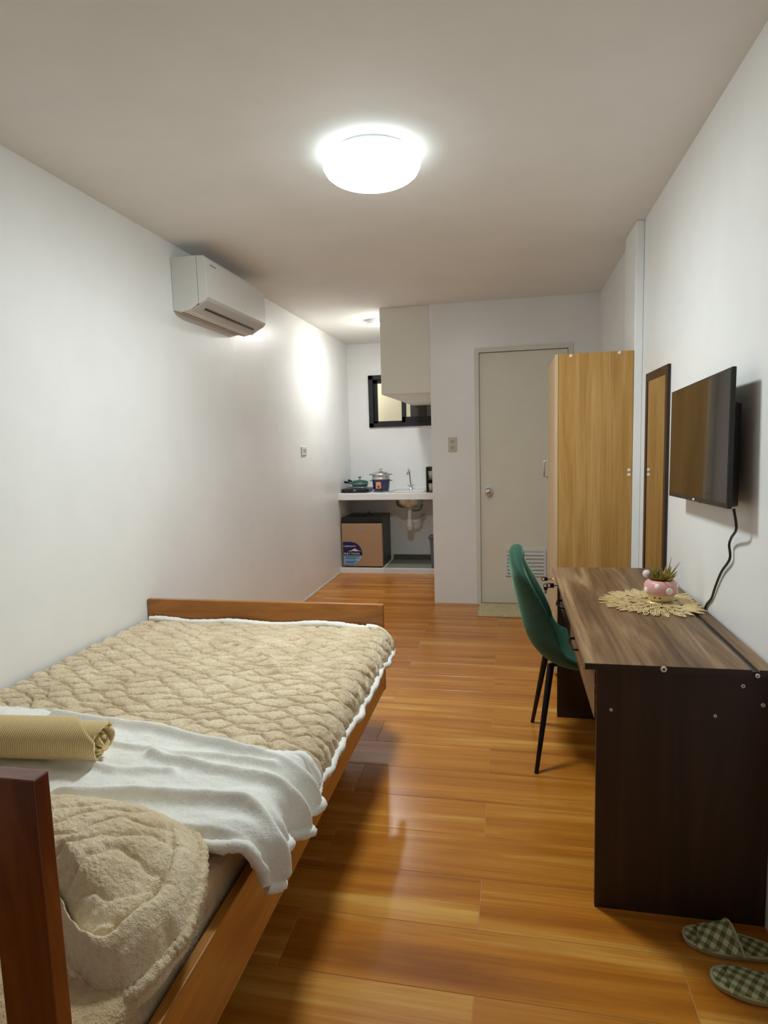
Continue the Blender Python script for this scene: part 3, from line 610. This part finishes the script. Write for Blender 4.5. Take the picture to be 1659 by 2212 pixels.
bl = G(); bl.lathe([(0.016*math.sin(t), zp+0.094-0.016*math.cos(t)) for t in np.linspace(0, PI, 12)], px_-0.046, py_+0.022, 20); bl.build('lilac_ball', flat('pale_lilac_ceramic', rgb(226, 208, 220), 0.4), pt)
M['succ'] = wood('olive_succulent_leaf', [(0.3, rgb(120, 106, 34)), (0.7, rgb(182, 164, 78))], 'z', 30, 30, 0.5)
pl = thing('succulent', 'spiky olive-green artificial succulent in the pink pot', 'plant', (px_, py_, zp+0.0705))
G().lathe([(0, zp+0.0705), (0.038, zp+0.0705), (0.036, zp+0.074), (0, zp+0.076)], px_, py_, 20).build('soil', flat('dark_soil', rgb(70, 60, 40), 0.9), pl)
for i in range(46):
    az = random.uniform(0, 2*PI); el = random.uniform(0.35, 1.45); L = random.uniform(0.035, 0.062)
    if i % 9 == 0: L = 0.085; el = random.uniform(0.9, 1.3)
    d = Vector((math.cos(az)*math.cos(el), math.sin(az)*math.cos(el), math.sin(el)))
    b = Vector((px_+0.014*math.cos(az), py_+0.014*math.sin(az), zp+0.074)); mid = b+d*L*0.55; tip = b+d*L+Vector((0, 0, 0.008))
    w0 = 0.0022 if i % 9 == 0 else 0.0052
    G().tube([b, b+d*L*0.25, mid, tip], 0.004, 6, rs=[w0*0.6, w0, w0*0.8, 0.0005]).build('leaf', M['succ'], pl)

# ------------------------------------------------------------------ television
sF = 0.957; cam = np.array([CAM['x'], CAM['y'], CAM['z']])
tvc = np.array([2.4344, 2.3069, 1.3573]); yaw, tilt, rl = -0.0082, -0.0112, -0.0325; tw, th = 0.73*sF, 0.43*sF
n_ = np.array([-math.cos(yaw), -math.sin(yaw), 0]); r_ = np.array([-math.sin(yaw), math.cos(yaw), 0]); u_ = np.array([0, 0, 1.])
n2 = n_*math.cos(tilt)-u_*math.sin(tilt); u2 = np.cross(r_, n2); u2 *= np.sign(u2[2]); r3 = r_*math.cos(rl)+u2*math.sin(rl); u3 = -r_*math.sin(rl)+u2*math.cos(rl)
TM = Matrix(((r3[0], u3[0], n2[0], tvc[0]), (r3[1], u3[1], n2[1], tvc[1]), (r3[2], u3[2], n2[2], tvc[2]), (0, 0, 0, 1)))
tv = thing('television', 'flat black television on a bracket on the right wall', 'television', (2.44, 2.307, 1.35))
G().box(-tw/2, tw/2, -th/2, th/2, -0.012, 0.0, 0.0015, M=TM).build('bezel', M['black'], tv)
G().box(-tw/2+0.007, tw/2-0.007, -th/2+0.016, th/2-0.007, 0.0002, 0.0010, M=TM).build('screen', M['screen'], tv)
g = G(); gp = []
g.prism([(-tw/2+0.004, -0.012), (tw/2-0.004, -0.012), (tw/2-0.05, -0.045), (-tw/2+0.05, -0.045)], 'y', -th/2+0.004, th/2-0.10, 0.004); g.prism([(-tw/2+0.004, -0.0125), (tw/2-0.004, -0.0125), (tw/2-0.03, -0.018), (-tw/2+0.03, -0.018)], 'y', -th/2+0.004, th/2-0.004, 0.001)
g.v = [tuple(TM @ Vector(v)) for v in g.v]; g.build('back_cover', M['black'], tv)
G().box(-0.012, 0.012, -th/2+0.004, -th/2+0.010, 0.0003, 0.001, M=TM).build('brand_mark', M['wprint'], tv)
G().box(-0.006-0.06, -0.06+0.0, -th/2-0.003, -th/2+0.0005, -0.006, -0.002, M=TM).build('standby_light', M['redp'], tv)
bk = thing('tv_bracket', 'black wall bracket behind the television', 'bracket', (2.49, 2.24, 1.30))
box('wall_plate', M['blackm'], bk, W-0.006, W-0.0005, 2.22, 2.38, 1.20, 1.42, 0.001); box('bracket_arm', M['blackm'], bk, 2.4805, W-0.0065, 2.26, 2.34, 1.24, 1.36, 0.001)
cb = [(2.456, 1.98, 1.16), (2.468, 1.99, 1.10), (2.482, 2.07, 1.06), (2.489, 2.11, 1.03), (2.492, 2.11, 0.985), (2.494, 2.19, 0.925), (2.495, 2.25, 0.86), (2.4963, 2.29, 0.81), (2.4968, 2.35, 0.765), (2.4968, 2.38, 0.70)]
tag(G().tube(spline(cb, 10), 0.004, 8).build('tv_cable', M['black']), 'thin black cable hanging from the television to the desk', 'cable')

# mirror
mr = thing('wall_mirror', 'tall narrow dark-framed mirror on the right wall beside the wardrobe', 'mirror', (2.49, 3.18, 0.35))
my0, my1, mz0, mz1 = 2.945, 3.395, 0.35, 1.695; g = G(); fx0, fx1 = 2.488, W-0.0005; ff = 0.042
M['mframe'] = wood('dark_brown_frame', [(0.3, rgb(34, 18, 12)), (0.7, rgb(56, 32, 22))], 'z', 2, 20, 0.35)
g.box(fx0, fx1, my0, my0+ff, mz0, mz1, 0.002); g.box(fx0, fx1, my1-ff, my1, mz0, mz1, 0.002); g.box(fx0, fx1, my0+ff, my1-ff, mz0, mz0+ff, 0.002); g.box(fx0, fx1, my0+ff, my1-ff, mz1-ff, mz1, 0.002)
g.build('mirror_frame', M['mframe'], mr); box('mirror_glass', M['mirror'], mr, fx0+0.003, fx0+0.006, my0+ff-0.003, my1-ff+0.003, mz0+ff-0.003, mz1-ff+0.003)

# ------------------------------------------------------------------ chair
ch = thing('dining_chair', 'green velvet shell chair with slim black legs at the desk', 'chair', (2.05, 2.72, 0))
prof = [(1.838, 0.922, 0.205), (1.832, 0.872, 0.205), (1.834, 0.83, 0.207), (1.848, 0.755, 0.211), (1.868, 0.665, 0.215), (1.892, 0.575, 0.218), (1.928, 0.50, 0.222), (1.988, 0.450, 0.228), (2.06, 0.432, 0.232), (2.14, 0.432, 0.232), (2.21, 0.440, 0.230), (2.26, 0.446, 0.226), (2.30, 0.440, 0.222)]
P = np.array(spline(prof, 24)); sl = np.concatenate([[0], np.cumsum(np.linalg.norm(np.diff(P[:, :2], axis=0), axis=1))]); Lp = sl[-1]
pos = np.concatenate([0.06*np.linspace(0, 1, 14)**2, np.linspace(0.075, Lp-0.075, 44), Lp-0.06*np.linspace(1, 0, 14)**2])
PX, PZ, PH = (np.interp(pos, sl, P[:, k]) for k in range(3)); tx, tz = np.gradient(PX, pos), np.gradient(PZ, pos); nn = np.hypot(tx, tz); tx, tz = tx/nn, tz/nn
nR = 40; A = np.zeros((len(pos), nR+1, 3))
def endcap(e, r): return math.sqrt(max(0.0, 1-(1-min(e/r, 1.0))**2))
for i in range(len(pos)):
    e0, e1 = pos[i], Lp-pos[i]; hw = PH[i]*max(0.02, endcap(e0, 0.12)*endcap(e1, 0.10)); th_ = 0.032*max(0.05, endcap(e0, 0.035)*endcap(e1, 0.035)); q = pos[i]/Lp
    curl = 0.060*math.exp(-((q-0.44)/0.24)**2)+0.030*float(sstep(0.0, 0.25, np.array(q)))
    for j in range(nR+1):
        a = 2*PI*j/nR; t = math.copysign(abs(math.cos(a))**0.85, math.cos(a)); o_ = th_*math.copysign(abs(math.sin(a))**0.8, math.sin(a))+curl*(abs(t)*hw/PH[i])**2.3
        A[i, j] = (PX[i]-tz[i]*o_, 2.72+hw*t, PZ[i]+tx[i]*o_)
sh = G().grid(A).build('seat_shell', M['velvet'], ch)
bm = bmesh.new(); bm.from_mesh(sh.data); bmesh.ops.remove_doubles(bm, verts=bm.verts, dist=0.0004); bmesh.ops.recalc_face_normals(bm, faces=bm.faces); bm.to_mesh(sh.data); bm.free()
for (a, b) in (((1.972, 2.60, 0.432), (1.907, 2.489, 0.0)), ((1.972, 2.84, 0.432), (1.907, 2.962, 0.0)), ((2.19, 2.60, 0.415), (2.315, 2.50, 0.0)), ((2.19, 2.84, 0.415), (2.315, 2.95, 0.0))):
    lg = G().tube([a, tuple(np.array(a)*0.5+np.array(b)*0.5), b], 0.012, 14, rs=[0.0150, 0.0120, 0.0085]).build('leg', M['blackm'], ch)
    G().tube([(b[0], b[1], 0.0), (b[0], b[1], 0.008)], 0.0095, 12).build('foot_cap', M['black'], lg)
g = G(); g.tube([(1.972, 2.60, 0.428), (2.08, 2.72, 0.402), (2.19, 2.84, 0.413)], 0.009, 8); g.tube([(1.972, 2.84, 0.428), (2.08, 2.72, 0.402), (2.19, 2.60, 0.413)], 0.009, 8); g.build('under_frame', M['blackm'], ch)

# ------------------------------------------------------------------ slippers
def gingham():
    m, nt, b = new_mat('green_gingham_cotton'); v = coords(nt, (1/0.0115, 1/0.0115, 1/0.0115), (0, 0, math.radians(38))); sp = N(nt, 'ShaderNodeSeparateXYZ'); nt.links.new(v, sp.inputs[0]); o = []
    for ax in (0, 1):
        f = N(nt, 'ShaderNodeMath', operation='FRACT'); g_ = N(nt, 'ShaderNodeMath', operation='GREATER_THAN'); g_.inputs[1].default_value = 0.5; h = N(nt, 'ShaderNodeMath', operation='MULTIPLY'); h.inputs[1].default_value = 0.5
        nt.links.new(sp.outputs[ax], h.inputs[0]); nt.links.new(h.outputs[0], f.inputs[0]); nt.links.new(f.outputs[0], g_.inputs[0]); o.append(g_.outputs[0])
    a = N(nt, 'ShaderNodeMath', operation='ADD'); nt.links.new(o[0], a.inputs[0]); nt.links.new(o[1], a.inputs[1]); d = N(nt, 'ShaderNodeMath', operation='DIVIDE'); d.inputs[1].default_value = 2; nt.links.new(a.outputs[0], d.inputs[0])
    r = ramp(nt, d.outputs[0], [(0.0, rgb(206, 204, 166)), (0.5, rgb(150, 152, 106)), (1.0, rgb(98, 102, 60))]); nt.links.new(r, b.inputs['Base Color'])
    b.inputs['Roughness'].default_value = 0.95; bump(nt, b, noise(nt, coords(nt), 400, 2), 0.4, 0.001); return m
M['ging'] = gingham(); M['piping'] = flat('olive_piping', rgb(186, 182, 140), 0.9)
def slipper(label, x, y, rot, strap_lift, strapside):
    t = thing('slipper', label, 'slipper', (x, y, 0.001), 'pair of gingham slippers'); mm = Matrix.Translation((x, y, 0.001)) @ Matrix.Rotation(rot, 4, 'Z')
    n = 48; out = []
    L = 0.222
    for i in range(n):
        a = 2*PI*i/n; q = (1-math.cos(a))/2; xx = L*q
        hw = (0.048-0.010*sstep(0.3, 0.75, np.array(q))+0.002*sstep(0.75, 1, np.array(q)))
        yy = float(hw)*math.copysign(abs(math.sin(a))**0.75, math.sin(a)); out.append((xx, yy))
    def put(g, name, mat): g.v = [tuple(mm @ Vector(v)) for v in g.v]; return g.build(name, mat, t)
    put(G().prism(out, 'z', 0.0, 0.012, 0.002), 'sole', M['piping'])
    put(G().prism([(L/2+(a-L/2)*0.965, b*0.93) for a, b in out], 'z', 0.0121, 0.0155), 'insole', M['ging'])
    put(G().tube([(a, b, 0.013) for a, b in out], 0.004, 8, True), 'piping', M['piping'])
    nu, nv = 16, 22; A = np.zeros((nu, nv, 3))
    for i in range(nu):
        u = i/(nu-1)
        for j in range(nv):
            v = j/(nv-1); yv = -0.047+0.094*v
            arch = math.sin(PI*v)**0.8
            if strap_lift: xx = 0.026+(0.115-0.055*v)*u+0.014*v; zz = 0.016+strap_lift*(arch*(0.30+0.70*u)*(0.45+0.9*v)+0.55*u*max(0.0, v-0.45))
            else: xx = 0.036+0.09*u; zz = 0.016+0.016*arch*(0.4+0.6*u)
            A[i, j] = (xx, yv, zz)
    o = put(G().grid(A), 'strap', M['ging']); md = o.modifiers.new('thickness', 'SOLIDIFY'); md.thickness = 0.004
    put(G().tube([tuple(p) for p in A[-1]], 0.0035, 8), 'strap_binding', M['piping'])
slipper('green gingham slipper with raised strap nearest the desk panel', 2.268, 1.680, math.radians(-7), 0.045, 1)
slipper('green gingham slipper with flattened strap, the nearer of the pair', 2.302, 1.553, math.radians(-10), 0.0, 1)

# ------------------------------------------------------------------ bed
bd = thing('bed', 'varnished brown wooden single bed frame along the left wall', 'bed', (0.6, 1.7, 0))
BY0, BY1 = 0.615, 2.73
box('footboard', M['bedwood'], bd, 0.004, 1.222, BY1, BY1+0.028, 0.222, 0.634, 0.003)
for x0 in (1.199, 0.004): box('side_rail', M['bedrail'], bd, x0, x0+0.022, BY0+0.03, BY1-0.0005, 0.228, 0.418, 0.002)
for x0 in (1.146, 0.004): box('headboard_post', M['bedpost'], bd, x0, x0+0.078, BY0, BY0+0.027, 0.10, 0.979, 0.002)
box('headboard_rail', M['bedwood'], bd, 0.083, 1.1455, BY0+0.003, BY0+0.024, 0.80, 0.955, 0.003); box('headboard_rail', M['bedwood'], bd, 0.083, 1.1455, BY0+0.003, BY0+0.024, 0.30, 0.45, 0.003)
for x0 in (0.06, 0.98):
    for y0 in (0.70, 2.55): box('leg', M['bedwood'], bd, x0, x0+0.06, y0, y0+0.06, 0.0, 0.30, 0.002)
for i in range(9): box('base_slat', M['bedrail'], bd, 0.027, 1.198, 0.68+i*0.235, 0.78+i*0.235, 0.301, 0.318)
mt = tag(None or G().box(0.03, 1.188, 0.668, 2.712, 0.319, 0.500, 0.035, 4).build('mattress', M['sheet']), 'mattress in a beige plush sheet, seen beside the headboard post', 'mattress')
# blanket: cable-knit plush face with a turned-back white sherpa fold
def knit_h(x, y, pit=0.043, wl=0.135, amp=0.0135):
    wx = x+0.20*fbm(x*5, y*5)+0.06*fbm(x*17, y*17); wy = y+0.08*fbm(x*4+9, y*4)+0.040*fbm(x*13, y*13)
    k = np.floor(wy/pit-0.5); best = np.full(x.shape, 1.0)
    for d in (-1, 0, 1, 2):
        kk = k+d; sg = np.where(np.mod(kk, 2) == 0, 1.0, -1.0)
        b = kk*pit+sg*amp*np.sin(2*PI*wx/wl); best = np.minimum(best, np.abs(wy-b))
    rib = 0.0007*np.sin(2*PI*(wx+0.5*wy)/0.018)
    return 0.0125*np.clip(best/0.0095, 0, 1)**0.6+0.006*np.clip(best/0.022, 0, 1)+0.006*fbm(x*45, y*45, 2)+rib*np.clip(best/0.02, 0, 1)
def edgepath(u, r, xc, ztop):
    # arc-length u along: flat to xc, quarter arc radius r, straight down
    fl = u <= xc; ar = (u > xc) & (u <= xc+r*PI/2); dn = u > xc+r*PI/2
    a = np.clip((u-xc)/r, 0, PI/2); X = np.where(fl, u, xc+r*np.sin(a)); Z = np.where(fl, ztop, ztop-r+r*np.cos(a))
    Z = np.where(dn, ztop-r-(u-xc-r*PI/2), Z); nx = np.where(fl, 0, np.sin(a)); nz = np.where(fl, 1, np.cos(a)); return X, Z, nx, nz
bk_ = thing('blanket', 'beige cable-knit plush blanket with white sherpa lining on the bed', 'blanket', (0.6, 2.0, 0.5))
us = np.linspace(0.02, 1.19+0.075*PI/2+0.012, 470); ys = np.linspace(1.40, 2.695, 470)
U_, V_ = np.meshgrid(us, ys, indexing='ij'); X0, Z0, nx, nz = edgepath(U_, 0.075, 1.19, 0.528)
hh = knit_h(U_, V_)+0.012*fbm(U_*4, V_*4+3, 3)+ridge(U_, V_, [(0.55, 2.42), (0.72, 2.33), (0.86, 2.22), (0.95, 2.08)], 0.02, 0.016)+ridge(U_, V_, [(0.8, 2.52), (1.0, 2.42), (1.12, 2.34)], 0.018, 0.012)+ridge(U_, V_, [(0.78, 1.86), (0.84, 1.95), (0.86, 2.06)], 0.02, 0.010)
hh += 0.003*np.sin(V_*2*PI/0.085+2*fbm(V_*3, U_))*sstep(1.12, 1.28, U_)
A = np.stack([X0+nx*hh, V_+0.0*U_, Z0+nz*hh], -1); A[..., 2] -= 0.022*sstep(2.66, 2.695, V_)*(U_ < 1.2)
o = G().grid(A).build('cable_knit_face', M['knit'], bk_); md = o.modifiers.new('thickness', 'SOLIDIFY'); md.thickness = 0.012; md.offset = -1
def lumpy(path, r, name, mat, parent, jit=0.12, seg=12):
    n = len(path); q = np.arange(n); rs = r*(1+0.35*fbm(q*0.23, q*0+3.0, 3)); return G().tube(path, r, seg, rs=list(rs), jitter=jit).build(name, mat, parent)
pth = [(x, 2.700+0.008*math.sin(x*9), 0.536+0.006*math.sin(x*14+1)) for x in np.linspace(0.03, 1.15, 110)]
pth += [(1.15+0.105*math.sin(a), 2.702-0.02*(1-math.cos(a)), 0.536-0.06*(1-math.cos(a))) for a in np.linspace(0.05, PI/2, 14)]
lumpy(pth, 0.015, 'sherpa_hem', M['sherpa'], bk_)
pth = [(1.281+0.004*math.sin(y*23)+0.003*math.sin(y*51), y, 0.440+0.006*math.sin(y*11+0.6)+0.004*math.sin(y*37)) for y in np.linspace(2.69, 1.42, 200)]
lumpy(pth, 0.0125, 'sherpa_hem', M['sherpa'], bk_)
# fold
def fold_edges(x):
    far = 1.655-0.135*sstep(0.45, 1.15, x)+0.012*np.sin(x*9); near = 1.27-0.14*sstep(0.2, 1.15, x)+0.008*np.sin(x*13); return far, near
nu, nv = 220, 170; tt = np.linspace(0, 1, nv); xs = np.linspace(0, 1, nu); Sg, Tg = np.meshgrid(xs, tt, indexing='ij')
xc_, r_f, zf = 1.185, 0.10, 0.560
yprof = [1.05, 1.09, 1.13, 1.178, 1.227, 1.30, 1.378, 1.44, 1.48, 1.56, 1.66]; zprof = [0.47, 0.455, 0.425, 0.413, 0.462, 0.452, 0.431, 0.462, 0.475, 0.475, 0.47]
Yn = 1.12+(1.525-1.12)*(1-Tg[0]); zend = np.interp(Yn, yprof, zprof)
zarc = zf-r_f; uend = np.where(zend >= zarc, xc_+r_f*np.arccos(np.clip((zend-zarc)/r_f, 0, 1)), xc_+r_f*PI/2+(zarc-zend))
Ug = 0.02+(uend[None, :]-0.02)*Sg
far, near = fold_edges(np.minimum(Ug, 1.19)); Yg = far+(near-far)*Tg
Yg = Yg+0.05*sstep(1.2, 1.36, Ug)*(Tg-0.45)
X0, Z0, nx, nz = edgepath(Ug, r_f, xc_, zf)
hh = 0.034*fbm(Ug*3.5+2, Yg*8, 4)+0.012*fbm(Ug*12, Yg*24, 3)
hh += ridge(Ug, Yg, [(0.4, 1.60), (0.75, 1.565), (1.0, 1.50), (1.2, 1.44), (1.34, 1.42)], 0.016, 0.024)+ridge(Ug, Yg, [(0.72, 1.20), (0.95, 1.225), (1.10, 1.245), (1.2, 1.24), (1.36, 1.19)], 0.018, 0.030)
hh += ridge(Ug, Yg, [(0.85, 1.42), (1.05, 1.37), (1.2, 1.345), (1.36, 1.36)], 0.016, 0.024)+ridge(Ug, Yg, [(0.6, 1.36), (0.8, 1.33), (0.95, 1.35)], 0.014, 0.016)+ridge(Ug, Yg, [(0.7, 1.46), (0.9, 1.44), (1.05, 1.43), (1.2, 1.41)], 0.012, 0.014)
hh += 0.012*np.sin((Yg-1.1)*2*PI/0.075+3*fbm(Yg*6, Ug*3))*sstep(1.18, 1.32, Ug)
hh -= 0.022*(sstep(0.06, 0.0, Tg)+sstep(0.94, 1.0, Tg))*sstep(1.26, 1.2, Ug)
A = np.stack([X0+nx*hh, Yg, Z0+nz*hh], -1)
o = G().grid(A).build('turned_back_fold', M['sherpa'], bk_); md = o.modifiers.new('thickness', 'SOLIDIFY'); md.thickness = 0.014; md.offset = -1
for nm, row_ in (('near', A[:, -1]), ('far', A[:, 0]), ('right', A[-1])):
    lumpy([tuple(p-np.array([0, 0, 0.004])) for p in row_[::2]], 0.013, 'sherpa_hem', M['sherpa'], bk_, 0.16)

# pillow with an open plush case
pw = thing('pillow', 'cream plush pillow with an open ruffled case by the headboard', 'pillow', (0.9, 1.0, 0.5))
bpts = [(0.98, 0.885), (1.075, 0.822), (1.139, 0.797), (1.182, 0.815), (1.214, 0.90), (1.214, 0.98), (1.175, 1.09), (1.10, 1.165), (0.9, 1.205), (0.66, 1.20), (0.46, 1.15), (0.38, 1.02), (0.44, 0.91), (0.64, 0.88), (0.82, 0.91)]
B = np.array(spline([p+(0,) for p in bpts+bpts[:1]], 24))[:-1, :2]; cen = np.array([0.93, 1.01]); nr = 120; A = np.zeros((nr, len(B)+1, 3))
ang = np.arctan2(B[:, 1]-cen[1], B[:, 0]-cen[0]); facing = np.exp(-(np.minimum(np.abs(ang+0.62), 2*PI-np.abs(ang+0.62))/0.75)**2)
for i in range(nr):
    r = i/(nr-1)
    Q = cen+(B-cen)*r
    dome = np.sqrt(np.clip(1-(r/1.02)**2.2, 0, 1))*0.125
    front = 0.128*(1-0.62*sstep(0.30, 0.78, np.array(r)))
    slit = -0.034*np.exp(-((r-0.76)/0.022)**2); lip = 0.022*np.exp(-((r-0.85)/0.06)**2); front = front+slit+lip
    front = front*np.sqrt(np.clip((1.0-r)/0.10, 0, 1)) if r > 0.9 else front
    fq = facing*float(sstep(0.12, 0.5, np.array(r))); z = 0.503+dome*(1-fq)+fq*front
    x, y = Q[:, 0], Q[:, 1]
    z = z+(0.010+0.016*facing*float(sstep(0.5, 0.75, np.array(r))))*fbm(x*24, y*24, 3)*min(1, 5*(1-r))+0.62*knit_h(x*1.0+y*0.5, y-x*0.6, 0.062, 0.20)*min(1, 2.2*(1-r))
    wr = 0.008*np.sin(ang*9+3*fbm(x*8, y*8))*sstep(0.4, 0.7, np.array(r))*(1-sstep(0.93, 1, np.array(r))); z = z+wr*facing
    z = z-0.05*facing*sstep(0.93, 1.0, np.array(r))
    A[i, :-1, 0] = x+0.010*fbm(x*30, y*30)*r; A[i, :-1, 1] = y+0.010*fbm(x*30+5, y*30)*r; A[i, :-1, 2] = z; A[i, -1] = A[i, 0]
G().grid(A).build('pillow_body', M['pillow'], pw)
lumpy([tuple(p+np.array([0, 0, 0.002])) for p in A[-3, :-1]], 0.012, 'case_hem', M['pillow'], pw, 0.22)

# towel roll
def waffle():
    m, nt, b = new_mat('tan_waffle_cotton'); v = coords(nt, (1/0.0062, 1, 1)); w1 = N(nt, 'ShaderNodeTexWave', wave_type='BANDS', bands_direction='X'); w1.inputs['Scale'].default_value = 0.32; w1.inputs['Distortion'].default_value = 0.6
    nt.links.new(v, w1.inputs[0]); f = noise(nt, coords(nt), 180, 3)
    a = N(nt, 'ShaderNodeMath', operation='MULTIPLY_ADD'); a.inputs[1].default_value = 0.5; nt.links.new(f, a.inputs[0]); nt.links.new(w1.outputs[1], a.inputs[2])
    nt.links.new(ramp(nt, a.outputs[0], [(0.1, rgb(190, 160, 102)), (0.9, rgb(236, 212, 158))]), b.inputs['Base Color']); b.inputs['Roughness'].default_value = 0.95
    bump(nt, b, a.outputs[0], 0.5, 0.003); return m
M['waffle'] = waffle()
tw_ = thing('towel', 'rolled tan waffle-weave towel lying on the white fold', 'towel', (0.47, 1.38, 0.575))
ax0 = np.array([0.20, 1.322, 0.620]); ax1 = np.array([0.735, 1.375, 0.618]); dA = (ax1-ax0)/np.linalg.norm(ax1-ax0); sd = np.cross(dA, [0, 0, 1.]); sd /= np.linalg.norm(sd); upv = np.cross(sd, dA)
turns = 4.2; nt_ = 210; nl = 60; A = np.zeros((nt_, nl, 3))
for i in range(nt_):
    q = i/(nt_-1); a = q*turns*2*PI+1.0; r = 0.008+0.048*q
    for j in range(nl):
        s = j/(nl-1); L0 = 0.0; L1 = 1.0
        if q > 0.93: L1 = 1.0-0.35*(q-0.93)/0.07*0.5
        ss = L0+(L1-L0)*s; end = 0.012*math.sin(a*1.3)*ss**6
        wob = 1+0.06*float(vnoise(np.array(a*0.7), np.array(ss*3)))-0.03
        ov = 1+0.10*math.cos(a*1.0+0.6)**2*0
        c_ = ax0+(ax1-ax0)*ss+dA*end
        A[i, j] = c_+sd*math.cos(a)*r*1.12*wob+upv*math.sin(a)*r*0.94*wob
o = G().grid(A).build('towel_roll', M['waffle'], tw_); md = o.modifiers.new('thickness', 'SOLIDIFY'); md.thickness = 0.0075; md.offset = 0
